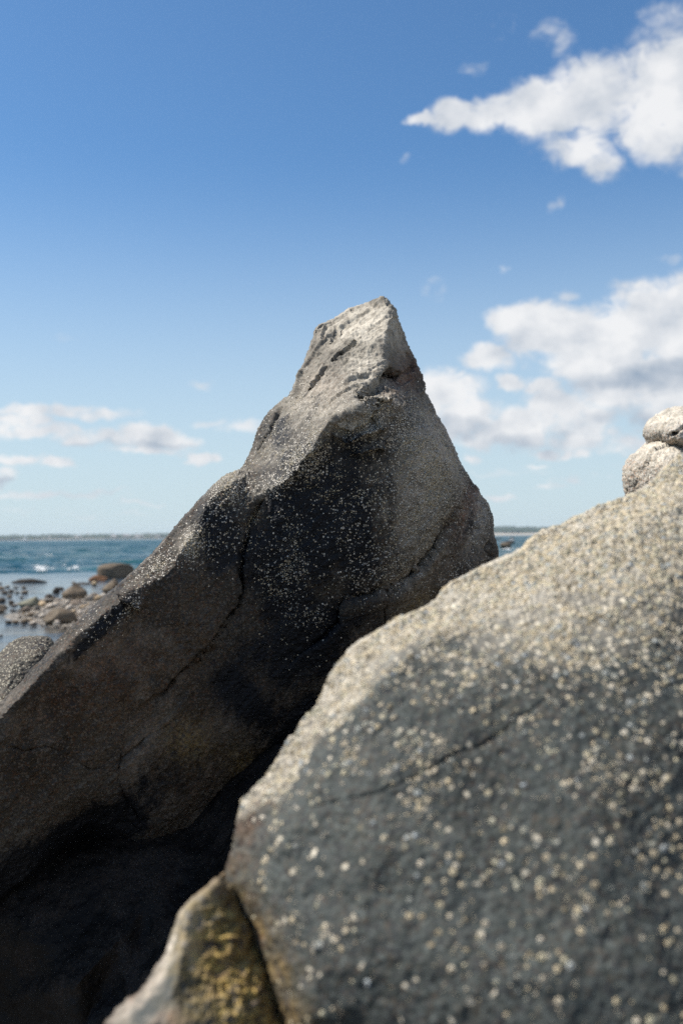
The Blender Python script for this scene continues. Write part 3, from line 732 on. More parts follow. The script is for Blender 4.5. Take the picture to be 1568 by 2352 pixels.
outl = [(-330,1925,2.64),(-150,1785,2.68),(-60,1678,2.71),(0,1614,2.73),(30,1578,2.75),(75,1528,2.78),(120,1483,2.81),(168,1436,2.84),(205,1403,2.87),(238,1371,2.90),(280,1337,2.93),(322,1301,2.96),(364,1259,2.99),(392,1225,3.01),
        (420,1194,3.03),(439,1171,3.04),(463,1146,3.06),(495,1117,3.08),(511,1105,3.09),(527,1095,3.10),(541,1091,3.10),(549,1087,3.12),
        (557,1083,3.28),(571,1052,3.34),(585,1019,3.38),(596,985,3.42),(609,959,3.45),(622,944,3.47),(637,931,3.48),(651,921,3.47),(665,911,3.46),(673,894,3.46),(682,868,3.46),(693,839,3.47),(709,795,3.50),(716,770,3.52),(721,755,3.53),(729,745,3.55),
        (742,738,3.57),(757,733,3.58),(780,718,3.60),(805,702,3.62),(815,699,3.62),(829,695,3.62),(847,687,3.60),(865,681,3.59),(880,681,3.57),(886,684,3.55),(898,697,3.53),(910,711,3.52),(915,734,3.52),(924,756,3.54),(933,778,3.56),
        (941,800,3.57),(949,818,3.57),(957,836,3.56),(965,854,3.56),(972,876,3.56),(977,894,3.56),(985,914,3.55),(993,931,3.55),(1005,956,3.54),(1017,978,3.53),(1026,998,3.52),(1033,1015,3.52),(1043,1040,3.52),(1053,1062,3.52),(1069,1091,3.52),(1082,1112,3.50),
        (1093,1131,3.48),(1106,1150,3.46),(1117,1170,3.45),(1123,1184,3.44),(1127,1198,3.43),(1127,1222,3.43),(1133,1247,3.42),(1134,1283,3.42),(1130,1370,3.42),(1095,1520,3.42),(900,1640,3.36),(750,1700,3.28),(627,1732,3.22),(580,1768,3.20),(536,1796,3.16),
        (500,1848,3.12),(464,1888,3.08),(420,1928,3.04),(390,1944,3.02),(376,1950,3.01),(332,1944,2.98),(290,1915,2.95),(208,1886,2.90),(148,1922,2.86),(60,2012,2.80),(0,2055,2.76),(-150,2190,2.66),(-330,2330,2.56)]
pts = [# lit upper face
       (800,745,3.45),(850,720,3.49),(760,775,3.44),(745,830,3.33),(800,800,3.34),(840,780,3.33),(830,840,3.24),(790,860,3.21),(760,900,3.15),(715,900,3.24),(700,930,3.22),(720,860,3.33),(700,880,3.38),(665,950,3.28),(700,980,3.10),(640,1010,3.22),
       (620,1060,3.18),(660,1040,3.08),(590,1060,3.26),(585,1095,3.16),(740,940,3.10),(800,915,3.05),(815,890,3.09),(845,903,3.05),(600,1020,3.31),(640,960,3.36),
       # dark shaded face
       (700,1110,2.965),(760,1030,2.96),(730,1080,2.96),(800,985,2.97),(850,960,2.985),(640,1160,2.985),(700,1200,2.975),(780,1120,2.965),(620,1250,3.0),(700,1320,3.0),(780,1250,2.985),(850,1180,2.99),(840,1060,2.985),(900,980,3.01),
       (960,1040,3.05),(900,1100,3.01),(990,1120,3.085),(940,1180,3.035),(990,1200,3.08),(900,1270,3.03),(960,1260,3.07),(850,1320,3.03),(640,1380,3.05),(700,1430,3.06),(620,1480,3.06),(560,1500,3.03),(620,1600,3.10),(700,1560,3.14),
       # knob and left flank
       (560,1110,3.03),(585,1130,3.03),(530,1160,3.0),(500,1210,2.98),(540,1250,3.0),(480,1290,2.95),(520,1350,2.975),(440,1360,2.915),(380,1400,2.87),(470,1450,2.92),(320,1440,2.83),(420,1500,2.90),(250,1500,2.79),(330,1560,2.83),(180,1570,2.74),
       (230,1640,2.77),(100,1640,2.70),(120,1740,2.71),(20,1720,2.65),(0,1830,2.66),(130,1830,2.74),(60,1900,2.71),(-120,1900,2.58),(-100,2050,2.58),(-230,2100,2.52),(0,1970,2.72),
       (300,1760,2.82),(400,1660,2.90),(480,1600,2.97),(420,1780,2.93),(520,1690,3.03),(360,1870,2.90),(270,1840,2.85),(480,1790,3.02),(250,1720,2.79),(560,1640,3.06),
       # pink right flank
       (905,770,3.40),(925,820,3.42),(905,850,3.28),(930,880,3.32),(885,880,3.16),(945,930,3.25),(975,960,3.32),(1000,1000,3.32),(1030,1050,3.34),(1055,1100,3.33),(1065,1150,3.30),(1060,1200,3.27),(1090,1180,3.34),(1095,1240,3.30),(1060,1260,3.23),
       (1110,1250,3.34),(1085,1300,3.26),(1020,1300,3.20),(1050,1350,3.24),(980,1350,3.17),(960,1400,3.18),(900,1400,3.12),(840,1420,3.10),(860,1500,3.18),(1000,1480,3.28),(780,1560,3.18)]
V, F, Q, fr = shaped_rock(outl, pts, [C1, R2 + BULGE[1:], CREST], step=6, sub=2, thick=1.0, inward=90, smooth=14, backdrop=.5)
N = vnormals(V, F)
V = V + N * (0.016 * fbm(V, 3.2, 3, seed=1))[:, None]
V = ledge(V, N, Q, fr, CR1, -1, .020, 60)
V = ledge(V, N, Q, fr, CR3, 1, .030, 70)
OV = [(812,908),(830,900),(849,878),(874,856),(888,845),(893,836)]
V = ledge(V, N, Q, fr, OV, 1, .060, 30)
N = vnormals(V, F)
# cracks of the lit face and the flanks
K1 = [(815,778),(789,797),(771,812),(760,826)]; K1b = [(748,832),(735,856),(718,874),(703,892),(689,910)]
K2 = [(648,930),(629,967),(621,990),(613,1003),(600,1025),(588,1043)]
for (pl, w_, dp_) in [(CR1, 5, .030), (CR3, 4.5, .035), (K1, 1.8, .022), (K1b, 3.0, .040), (K2, 2.6, .038),
                      ([(849,877),(838,890),(828,901),(840,905),(858,901)], 4, .035), ([(752,742),(742,760),(738,775)], 2.5, .012), ([(774,745),(765,765),(757,775)], 2.5, .010),
                      ([(891,842),(915,860),(935,853),(960,838)], 3, .016), ([(1061,1120),(1072,1160),(1086,1198),(1094,1225)], 4, .028), ([(1040,1030),(1052,1060),(1065,1085)], 3, .015),
                      ([(0,1705),(60,1725),(110,1715),(160,1738),(210,1770),(255,1768)], 2.5, .008), ([(255,1768),(330,1700),(420,1640)], 3, .010), ([(280,1720),(275,1790),(295,1850),(330,1900)], 4, .012),
                      ([(1041,1165),(1062,1172),(1080,1176)], 3, .014), ([(1120,1240),(1105,1262),(1128,1280)], 4, .014), ([(893,1366),(885,1400),(880,1440)], 4, .018)]:
    V = groove(V, N, Q, fr, pl, w_, dp_, None, seed=int(pl[0][0]) % 7, wb=.25 if pl in (K1, K1b, K2) else .7)
# flakes standing out under the ridge: little shelves that catch the sun
for (pl, h_, rc) in [([(755,968),(790,985),(820,968),(855,945),(890,942)], .010, 16), ([(762,1000),(790,1022),(830,1000),(862,990),(895,985)], .024, 15), ([(800,1052),(835,1038),(862,1030),(885,1042)], .026, 16),
                     ([(270,1384),(292,1392),(320,1412)], .02, 16)]:
    V = ledge(V, N, Q, fr, pl, -1, -h_ * 1.9, rc * 1.7)
N = vnormals(V, F)
# rough breaks: foliation running up to the right, chipped steps, knobs
ax = np.array([.62, .25, .74]); along = V @ ax
st = V + np.outer(along, ax) * -.72
dspl = .0075 * fbm(st, 16, 4, .6, seed=5) + .0065 * fbm(V, 38, 4, .65, seed=6, ridged=True)
upper = smooth01(Q[:, 1], 960, 880) * fr
v1, v2, vi = vor_np(st, 9, 3); dspl += upper * (.007 * (vi - .5))
def terrace(p, sc_, n, seed):
    q_ = fbm(p, sc_, 2, .5, seed=seed) * n; f_ = np.floor(q_); return (f_ + smooth01(q_ - f_, 0, .12)) / n
fo = V - np.outer(along, ax) * .86 + .05 * np.stack([vnoise(V * 3, 95), vnoise(V * 3, 96), vnoise(V * 3, 97)], 1)
dspl += (.050 * upper + .016 * (1 - upper) * fr) * (terrace(fo, 4.4, 4, 91) - .12) - .026 * upper * fbm(fo, 4.4, 2, .5, seed=91)
crust = ell(Q, (980,1120,70,170,-10,.95), (930,1000,50,70,0,.95), (860,960,80,40,20,.95), (700,1050,60,50,45,.9), (640,1112,50,24,20,1.0), (900,1290,110,60,30,.55), (820,1230,110,110,0,.20), (870,1150,60,110,0,.35), (700,1190,110,110,0,.08), (650,1290,50,110,20,.22), (720,1410,40,40,0,.2),
            (530,1130,60,45,40,.85), (520,1220,50,70,0,.28), (440,1250,45,32,50,.9), (360,1300,60,24,40,.75), (300,1390,30,18,60,.6), (230,1430,60,30,40,.25), (1110,1180,30,80,-20,.6), (1060,1330,60,60,0,.5), (790,895,60,30,0,.35), (700,920,50,60,30,.35), (640,1010,60,60,40,.22), (800,1180,40,60,0,.22))
dspl += crust * .0028 * (1 - np.clip(vor_np(V, 120, 8)[0] * 1.6, 0, 1))
V = V + N * (dspl * (0.35 + .65 * (Q[:, 0] > -200)))[:, None]
N = vnormals(V, F)
nz = fbm(V, 7, 4, .6, seed=12)
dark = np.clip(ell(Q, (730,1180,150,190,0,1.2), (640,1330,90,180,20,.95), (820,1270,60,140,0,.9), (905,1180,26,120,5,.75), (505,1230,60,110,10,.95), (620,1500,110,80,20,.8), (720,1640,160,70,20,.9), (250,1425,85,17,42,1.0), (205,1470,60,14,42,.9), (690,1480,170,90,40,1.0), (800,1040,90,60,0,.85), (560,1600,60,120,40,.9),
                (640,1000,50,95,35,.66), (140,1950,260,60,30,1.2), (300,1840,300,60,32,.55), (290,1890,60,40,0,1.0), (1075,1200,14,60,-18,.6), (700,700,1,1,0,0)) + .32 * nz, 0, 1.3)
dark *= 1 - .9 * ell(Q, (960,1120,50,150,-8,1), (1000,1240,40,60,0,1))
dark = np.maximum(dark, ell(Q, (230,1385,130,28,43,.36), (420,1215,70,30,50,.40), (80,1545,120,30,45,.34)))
pale = np.clip(ell(Q, (830,740,110,75,0,1.0), (830,840,70,60,0,.85), (760,900,60,50,0,.5), (870,905,50,20,0,.8), (640,1112,60,18,20,.8), (690,1050,45,32,45,.8), (790,935,60,24,20,.7), (740,900,150,140,0,.55), (980,1110,65,190,-10,.80), (1010,1010,50,150,-22,.45), (1100,1180,30,90,-20,.5), (640,1040,70,40,20,.4), (800,968,60,16,20,.9), (835,990,50,12,25,.9), (840,1036,38,13,20,1.0), (440,1235,30,18,50,.8), (535,1100,45,14,25,.6)) + .3 * nz, 0, 1)  # sunlit crest and shelves are also painted paler here
warm = np.clip(ell(Q, (300,1560,330,150,35,1.0), (480,1700,240,140,30,.9), (60,1750,200,120,0,.6), (420,1420,160,80,20,.9), (560,1110,60,30,0,.7), (1000,1330,120,60,0,.7), (850,900,60,40,0,.35), (750,900,60,60,0,.35)) + .25 * nz, 0, 1)
strip_ = np.clip(1 - seg_dist(Q, [p for p in outl if p[0] < 560 and p[1] < 1930 and p[1] > 1080])[0] / 60, 0, 1) * (Q[:, 1] < 1930)
warm *= 1 - .9 * strip_
pink = np.clip(ell(Q, (1015,1000,36,190,-22,1.3), (935,860,35,60,-20,.8), (1072,1180,30,70,-15,1.3), (740,880,60,40,0,.4), (220,1540,120,60,30,.22), (150,1620,80,50,0,.22)) + .25 * nz, 0, 1)
algae = np.clip(ell(Q, (430,1700,60,50,0,.25), (560,1760,40,60,40,.30), (960,1380,40,20,30,.3)), 0, 1)
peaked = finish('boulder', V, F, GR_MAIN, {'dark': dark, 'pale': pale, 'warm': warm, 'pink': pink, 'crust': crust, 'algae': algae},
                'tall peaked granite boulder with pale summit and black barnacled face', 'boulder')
seen = (fr > .5) & (Q[:, 0] > -30) & (Q[:, 1] < 1750)
dens = np.clip(crust ** 2 * .5 + ell(Q, (740,1110,110,90,30,.22), (720,1210,150,150,0,.10), (630,1330,45,110,15,.22), (700,1440,70,60,0,.05), (560,1180,70,80,0,.16), (500,1250,50,60,0,.07), (640,1010,80,60,40,.10)), 0, 1) * (fbm(V, 14, 4, .6, seed=31) * 3.0 + .6).clip(.03, 2.6)
scatter_barnacles(peaked, V, F, N, dens, .0008, .0030, 14000, 2, seen.astype(float))
print('peaked', len(V))

# ---------------- near boulder (right foreground)
outl = [(1980,930,2.15),(1800,965,2.0),(1660,1000,1.92),(1600,1022,1.88),(1568,1045,1.85),(1530,1075,1.80),(1505,1098,1.77),(1480,1115,1.75),(1440,1135,1.72),(1390,1154,1.69),(1340,1175,1.66),(1310,1188,1.64),(1280,1205,1.63),(1245,1216,1.61),(1210,1240,1.6),(1185,1262,1.58),(1160,1275,1.57),(1120,1290,1.55),(1090,1304,1.53),
        (1060,1318,1.52),(1030,1332,1.51),(1010,1350,1.50),(997,1372,1.49),(980,1387,1.48),(940,1408,1.46),(900,1430,1.45),(865,1452,1.43),(830,1473,1.42),(805,1490,1.41),(785,1512,1.40),(765,1538,1.39),(750,1562,1.38),(735,1588,1.37),(718,1615,1.36),(695,1636,1.355),(680,1658,1.35),(660,1688,1.345),(640,1718,1.34),(620,1752,1.33),(600,1782,1.33),
        (575,1812,1.325),(556,1840,1.32),(545,1870,1.31),(535,1905,1.305),(525,1945,1.30),(514,1985,1.30),(510,2015,1.29),(520,2055,1.28),(545,2095,1.27),(575,2140,1.25),(600,2190,1.23),(620,2240,1.21),(640,2300,1.19),(655,2352,1.18),(690,2520,1.14),(900,2760,1.0),(1300,2860,.93),(1800,2800,.93),(2150,2400,1.05),(2200,1700,1.5),(2150,1100,2.1)]
SH = [(1700,1110,1.66),(1600,1130,1.62),(1500,1190,1.55),(1400,1230,1.52),(1300,1270,1.50),(1200,1330,1.45),(1100,1385,1.42),(1020,1440,1.37),(950,1495,1.32),(890,1545,1.29),(850,1585,1.27),(800,1650,1.245),(760,1720,1.225),(715,1800,1.20),(670,1880,1.18),(640,1960,1.165),(620,2050,1.15),(625,2140,1.13),(650,2230,1.10),(690,2352,1.06)]
pts = [(1700,1250,1.50),(1800,1500,1.38),(1500,1330,1.40),(1350,1400,1.35),(1200,1480,1.31),(1080,1560,1.26),(1500,1500,1.29),(1300,1600,1.22),(1000,1700,1.19),(900,1800,1.15),(1100,1760,1.16),(1300,1800,1.12),(1500,1700,1.17),(1650,1650,1.22),(850,1950,1.10),(1000,1950,1.09),
       (1200,2000,1.06),(1400,2000,1.05),(1600,1900,1.11),(1800,1900,1.14),(800,2150,1.06),(1000,2200,1.02),(1250,2250,.985),(1500,2250,.98),(1750,2200,1.02),(900,2400,1.01),(1200,2500,.95),(1600,2500,.93),(1900,2300,1.02),(760,1850,1.165),(740,2000,1.13)]
V, F, Q, fr = shaped_rock(outl, pts, [SH], step=9, sub=2, thick=.75, inward=110, smooth=30, backdrop=.4)
N = vnormals(V, F)
V = V + N * (.012 * fbm(V, 4.5, 3, seed=41) + .006 * fbm(V, 16, 4, .55, seed=42))[:, None]
N = vnormals(V, F)
KF = [(1300,1570),(1255,1605),(1215,1632),(1180,1655),(1150,1678),(1126,1695),(1095,1712),(1062,1727),(1035,1742),(1010,1755),(990,1768),(970,1777),(921,1799),(885,1812),(850,1820),(815,1826),(781,1836),(740,1843),(700,1858)]
V = groove(V, N, Q, fr, KF, 3.6, .0055, None, seed=2)
V = ledge(V, N, Q, fr, KF, 1, .004, 60)
N = vnormals(V, F)
nz = fbm(V, 9, 4, .6, seed=43)
EDGE_LINE = [p for p in outl if p[1] < 1860 and 540 < p[0] < 1990]
de_, _, _ = seg_dist(Q, EDGE_LINE); reach_ = 55 + 215 * smooth01(Q[:, 0], 700, 1500)
top = 1 - smooth01(de_ + nz * 110, .25 * reach_, 1.55 * reach_); top = np.where(fr > .5, top, 1) * smooth01(Q[:, 1], 2050, 1700)     # paler, barnacled band along the upper edge
V = V + N * (.0030 * fbm(V, 55, 3, .6, seed=44) + .0024 * top * (1 - np.clip(vor_np(V, 75, 9)[0] * 1.5, 0, 1)) + .0006 * fbm(V, 160, 2, seed=45))[:, None]
N = vnormals(V, F)
edge = ell(Q, *[(x, y, 46, 46, 0, 1) for x, y in [(800,1500),(740,1590),(690,1660),(640,1740),(590,1820),(555,1900),(535,1980),(545,2060),(590,2140),(630,2230),(660,2330)]])
low = 1 - np.clip(top, 0, 1)
dark = np.clip(.62 * low + .25 * nz - .5 * edge, 0, .75); pale = np.clip(top * 1.05 - .10 + .25 * nz, 0, 1)
attrs = {'dark': dark * .55, 'pale': pale, 'warm': np.clip(edge * .6 + .15 * nz, 0, 1), 'pink': np.clip(edge * .45 + .1 * nz, 0, 1), 'crust': np.clip(top * 1.0 + .10 * low * (nz + .3), 0, 1), 'algae': np.clip(.38 * edge * smooth01(Q[:, 1], 1900, 2200), 0, 1)}
near = finish('boulder', V, F, GR_NEAR, attrs, 'huge blurred slate grey foreground boulder crusted with cream barnacles on the right', 'boulder')
seen = (fr > .5) & (Q[:, 0] > 480) & (Q[:, 0] < 1750) & (Q[:, 1] < 2480)
dens = np.clip(.050 + 1.7 * top + .26 * np.clip(nz * 2.4 - .1, 0, 1) + .10 * smooth01(Q[:, 0] + Q[:, 1] * -.9, -1500, 200), .03, 2) * (fbm(V, 24, 4, .65, seed=46) * 3.2 + .75 + .5 * top).clip(.06, 2.6) * (1 - .65 * edge) * (1 - .65 * smooth01(Q[:, 1], 1750, 1950) * smooth01(Q[:, 0], 1050, 850))
scatter_barnacles(near, V, F, N, dens, .0009, .0046, 46000, 5, seen.astype(float), tall=.6)
print('near', len(V))

# ---------------- wedge boulder (bottom left of the foreground one)
outl = [(516,2000,1.36),(500,2016,1.24),(480,2035,1.23),(455,2050,1.23),(436,2066,1.22),(420,2080,1.22),(405,2096,1.21),(398,2120,1.21),(384,2155,1.20),(370,2190,1.19),(350,2220,1.18),(330,2250,1.17),(310,2272,1.17),(290,2290,1.16),(268,2310,1.15),(250,2327,1.14),(232,2352,1.13),(190,2430,1.12),(140,2620,1.10),(400,2900,1.05),(800,2700,1.12),(740,2352,1.22),(700,2250,1.26),(640,2130,1.30),(590,2050,1.34),(560,1990,1.38)]
RIM = [(498,2030,1.20),(462,2066,1.185),(438,2085,1.175),(428,2120,1.165),(424,2160,1.155),(414,2200,1.145),(408,2245,1.13),(390,2285,1.11),(365,2320,1.10),(345,2352,1.085),(320,2450,1.07)]
pts = [(470,2110,1.182),(460,2170,1.168),(450,2230,1.150),(440,2280,1.132),(500,2080,1.20),(520,2150,1.18),(540,2220,1.165),(510,2270,1.145),(590,2250,1.175),(560,2320,1.135),(480,2330,1.11),(420,2352,1.085),(620,2352,1.155),(540,2400,1.11),(450,2450,1.07),(600,2500,1.12)]
V, F, Q, fr = shaped_rock(outl, pts, [RIM], step=7, sub=2, thick=.35, inward=50, smooth=6, backdrop=.6)
N = vnormals(V, F)
hollow = ell(Q, (510,2160,50,90,0,1), (560,2300,70,110,0,1), (470,2260,40,60,0,.8))
V = V + N * (.008 * fbm(V, 9, 3, seed=51) + .0035 * fbm(V, 45, 4, .6, seed=52) + hollow * .018 * fbm(V, 60, 4, .7, seed=53, ridged=True))[:, None]
N = vnormals(V, F); nz = fbm(V, 14, 3, seed=54)
attrs = {'dark': np.clip(.12 + hollow * .38 + .9 * nz, 0, 1) * .9, 'pale': np.clip(ell(Q, (385,2200,50,170,-22,.6), (300,2340,80,60,0,.5)) + .6 * nz, 0, 1), 'warm': np.clip(.4 + .4 * nz, 0, 1), 'pink': np.clip(.6 + nz * .3, 0, 1), 'crust': np.zeros(len(V)),
         'algae': np.clip(ell(Q, (590,2290,120,160,0,1.6), (510,2180,85,120,0,1.25)), 0, 1)}
finish('boulder', V, F, GR_NEAR, attrs, 'small wedge of rock with a hollow of yellow algae left of the huge foreground boulder', 'boulder')

# ---------------- dark boulder wedged underneath
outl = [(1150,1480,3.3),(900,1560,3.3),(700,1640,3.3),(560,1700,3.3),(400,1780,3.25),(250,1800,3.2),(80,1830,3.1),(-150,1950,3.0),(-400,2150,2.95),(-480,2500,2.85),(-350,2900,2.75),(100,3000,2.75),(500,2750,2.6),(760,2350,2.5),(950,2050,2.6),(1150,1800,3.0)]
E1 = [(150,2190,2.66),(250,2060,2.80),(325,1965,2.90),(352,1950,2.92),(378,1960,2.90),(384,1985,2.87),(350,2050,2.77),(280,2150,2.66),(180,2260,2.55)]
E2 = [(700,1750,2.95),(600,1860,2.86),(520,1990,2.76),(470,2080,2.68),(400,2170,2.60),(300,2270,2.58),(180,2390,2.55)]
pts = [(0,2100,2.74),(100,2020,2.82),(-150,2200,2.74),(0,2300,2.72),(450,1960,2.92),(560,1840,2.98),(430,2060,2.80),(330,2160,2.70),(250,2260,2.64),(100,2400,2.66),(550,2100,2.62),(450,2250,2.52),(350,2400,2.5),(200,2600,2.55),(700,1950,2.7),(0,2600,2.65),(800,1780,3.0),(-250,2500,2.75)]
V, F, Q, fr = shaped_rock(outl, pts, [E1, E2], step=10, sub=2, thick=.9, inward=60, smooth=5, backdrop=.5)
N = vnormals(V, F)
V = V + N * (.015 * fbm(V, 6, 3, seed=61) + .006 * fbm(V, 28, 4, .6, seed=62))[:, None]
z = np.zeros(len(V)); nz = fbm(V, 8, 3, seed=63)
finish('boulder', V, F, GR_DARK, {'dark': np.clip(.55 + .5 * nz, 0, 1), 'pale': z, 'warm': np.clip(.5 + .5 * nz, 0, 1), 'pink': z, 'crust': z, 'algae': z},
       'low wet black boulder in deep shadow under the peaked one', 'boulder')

# ---------------- speckled boulder at the left edge
outl = [(-260,1700,4.3),(-160,1620,4.3),(-60,1545,4.25),(-20,1513,4.22),(0,1497,4.2),(22,1477,4.2),(42,1466,4.2),(55,1462,4.2),(70,1461,4.2),(98,1460,4.2),(112,1465,4.2),(124,1478,4.2),(150,1510,4.25),(200,1600,4.3),(230,1850,4.2),(180,2040,4.0),(-60,2080,3.9),(-280,2020,4.05)]
pts = [(20,1530,3.98),(80,1500,4.02),(110,1500,4.05),(0,1600,3.85),(80,1600,3.92),(-100,1650,3.95),(50,1700,3.85),(-80,1780,3.78),(130,1650,4.05),(40,1900,3.7)]
V, F, Q, fr = shaped_rock(outl, pts, [], step=6, sub=2, thick=.9, inward=60, smooth=10, backdrop=.6)
N = vnormals(V, F); v1, v2, vi = vor_np(V, 62, 7)
V = V + N * (.010 * fbm(V, 10, 3, seed=71) + .005 * (1 - np.clip(v1 * 1.4, 0, 1)))[:, None]; z = np.zeros(len(V)); nz = fbm(V, 20, 3, seed=73)
finish('boulder', V, F, granite('granite_speckled_coarse', (0.10, 0.095, 0.08), .75, crust_col=(.36, .34, .28)), {'dark': np.clip(.30 + .35 * nz, 0, 1), 'pale': z, 'warm': np.clip(.2 + nz, 0, .6), 'pink': z, 'crust': z + .55, 'algae': z},
       'round-topped speckled boulder at the left edge behind the long ridge', 'boulder')

# ---------------- two pale boulders at the right edge
DS = 4.6
outl = [(1482,998,DS),(1485,984,DS),(1490,974,DS),(1497,966,DS),(1510,957,DS),(1524,948,DS),(1536,942,DS),(1546,939,DS),(1566,934,DS),(1600,930,DS),(1660,945,DS),(1710,985,DS),(1700,1040,DS),(1640,1060,DS-.1),(1580,1050,DS-.1),(1546,1032,DS-.05),(1520,1022,DS),(1489,1020,DS)]
pts = [(1500,985,DS-.12),(1520,990,DS-.2),(1560,985,DS-.28),(1620,990,DS-.3),(1560,955,DS-.12),(1560,1010,DS-.28),(1600,1030,DS-.25),(1530,1008,DS-.22)]
V, F, Q, fr = shaped_rock(outl, pts, [], step=4, sub=2, thick=.45, inward=22, smooth=5)
N = vnormals(V, F); V = V + N * (.016 * fbm(V, 7, 4, .6, seed=81) + .008 * fbm(V, 40, 4, .65, seed=82) + .028 * (vor_np(V * np.array([1, 1, 1.4]), 5, 84)[2] - .5))[:, None]; N = vnormals(V, F)
V = groove(V, N, Q, fr, [(1534,1002),(1548,996),(1560,988),(1570,978),(1584,972)], 2.6, .06, None)
nz = fbm(V, 12, 3, seed=83); z = np.zeros(len(V))
finish('boulder', V, F, granite('granite_stack', (.36, .35, .31), .6), {'dark': np.clip(.12 + .3 * nz, 0, 1), 'pale': np.clip(ell(Q, (1540,960,90,34,0,1)) + .2 * nz, 0, 1), 'warm': z + .1, 'pink': z, 'crust': z + .15, 'algae': z},
       'upper of the two pale boulders stacked at the right edge, with a short crack', 'boulder')
outl = [(1437,1134,DS),(1436,1115,DS),(1437,1099,DS),(1438,1085,DS),(1441,1072,DS),(1444,1062,DS),(1453,1050,DS),(1463,1041,DS),(1474,1030,DS),(1486,1020,DS-.02),(1500,1012,DS-.03),(1520,1006,DS-.03),(1560,1005,DS),(1640,1015,DS),(1740,1060,DS),(1760,1180,DS),(1790,1500,DS),(1780,1980,DS-.3),(1640,2060,DS-.4),(1480,2040,DS-.4),(1400,1900,DS-.3),(1400,1500,DS-.1),(1432,1250,DS),(1436,1180,DS)]
pts = [(1455,1100,DS-.12),(1465,1065,DS-.15),(1480,1120,DS-.2),(1500,1040,DS-.22),(1540,1080,DS-.38),(1600,1050,DS-.3),(1600,1150,DS-.4),(1500,1200,DS-.25),(1680,1200,DS-.3),(1560,1025,DS-.25),(1550,1450,DS-.5),(1700,1500,DS-.4),(1560,1800,DS-.6)]
V, F, Q, fr = shaped_rock(outl, pts, [], step=5, sub=2, thick=.7, inward=30, smooth=5, backdrop=.3)
N = vnormals(V, F); V = V + N * (.016 * fbm(V, 7, 4, .6, seed=85) + .008 * fbm(V, 40, 4, .65, seed=86) + .028 * (vor_np(V * np.array([1, 1, 1.4]), 4, 88)[2] - .5))[:, None]
nz = fbm(V, 12, 3, seed=87); z = np.zeros(len(V))
finish('boulder', V, F, bpy.data.materials['granite_stack'], {'dark': np.clip(.1 + .25 * nz, 0, 1), 'pale': np.clip(ell(Q, (1540,1030,120,40,0,1)) + .2 * nz, 0, 1), 'warm': z + .2, 'pink': z, 'crust': z + .15, 'algae': z},
       'lower of the two pale boulders at the right edge, rounded and bleached on top', 'boulder')

# ================================================================== BOULDERS AND COBBLES ON THE SHORE
def stone_mesh(name, seed, dims=(1, 1, 1), sub=4, rough=.12, cuts=5, mat=None, peak=None, flatb=True, sq=2.0):
    bm = bmesh.new(); bmesh.ops.create_icosphere(bm, subdivisions=sub, radius=1)
    V = np.array([v.co[:] for v in bm.verts]); F = np.array([[v.index for v in f.verts] for f in bm.faces]); bm.free()
    r = np.random.default_rng(seed)
    if sq != 2: V = V / (np.abs(V) ** sq).sum(1, keepdims=True) ** (1 / sq)
    for _ in range(cuts):
        n = r.normal(size=3); n /= np.linalg.norm(n); d = r.uniform(.62, .85); k = V @ n - d
        V = V - n * (np.maximum(k, 0) * .93)[:, None]
    if peak is not None:   # pull the top sideways to a ridge
        t = np.clip(V[:, 2], 0, 1); V[:, 0] = V[:, 0] * (1 - .75 * t) + peak * t; V[:, 1] *= 1 - .5 * t
    V = V * (1 + rough * fbm(V + seed * 3.1, 1.6, 4, .5, seed=seed))[:, None] 
    V = V * np.array(dims)
    return mesh_np(name, V, F, mat)
def shore_stone_mat(name, base, wet=0.05, spec=.4, scale=.25, warm=0):
    m = granite(name, base, scale, attrs=False, wet=wet, rough=.75)
    return m
M_TAN = shore_stone_mat('stone_tan', (.135, .110, .078)); M_GREY = shore_stone_mat('stone_grey', (.26, .245, .215)); M_PALE = shore_stone_mat('stone_pale', (.50, .46, .39))
M_WARM = shore_stone_mat('stone_warm', (.46, .35, .22)); M_PINK = shore_stone_mat('stone_pink', (.21, .175, .14)); M_DARK = shore_stone_mat('stone_dark', (.05, .043, .035)); M_GREEN = shore_stone_mat('stone_green', (.17, .175, .13)); M_WEED = shore_stone_mat('stone_weed', (.17, .09, .045))

def place(x0, x1, ytop, ybase, seed, mat, label, depth_ratio=.8, name='boulder', rot=0.0, sub=5, cat='boulder', group=None, sink=.22, **kw):
    """a stone that fills the photo box x0..x1, ytop..ybase and stands at the waterline"""
    p = on_level((x0 + x1) / 2, ybase); D = (p - C0) @ (R3 @ np.array([0, 0, -1.0])); wd = (x1 - x0) / FPX * D; ht = (ybase - ytop) / FPX * D
    tot = ht * (1 + sink); hz = tot / 1.86
    me = stone_mesh(name, seed, (wd / 2 * 1.07, wd / 2 * depth_ratio, hz), sub, mat=mat, **kw)
    o = link(name, me, None, label, cat, group)
    zs = np.array([v.co.z for v in me.vertices]); top_ = zs.max()
    o.location = (p[0], p[1] + wd / 2 * depth_ratio * .75, ht - top_); o.rotation_euler = (0, 0, rot)
    return o
place(222, 301, 1294, 1327, 3, M_TAN, 'large smooth brown boulder standing in the water beyond the cobbles', .7, rot=.1, cuts=3, rough=.07, sq=3.0)
place(231, 278, 1329, 1367, 12, M_TAN, 'tan leaning boulder half hidden by the ridge, nearer than the large smooth one', .8, cuts=4, rough=.10, peak=.28)
place(139, 196, 1341, 1382, 14, M_TAN, 'brown pyramid-shaped boulder at the back of the cobbles', .8, cuts=5, rough=.10, peak=.18)
place(33, 88, 1371, 1396, 8, M_GREEN, 'flat grey-green wedge of rock at the left of the cobbles', .8, cuts=5, rough=.10, peak=.62)
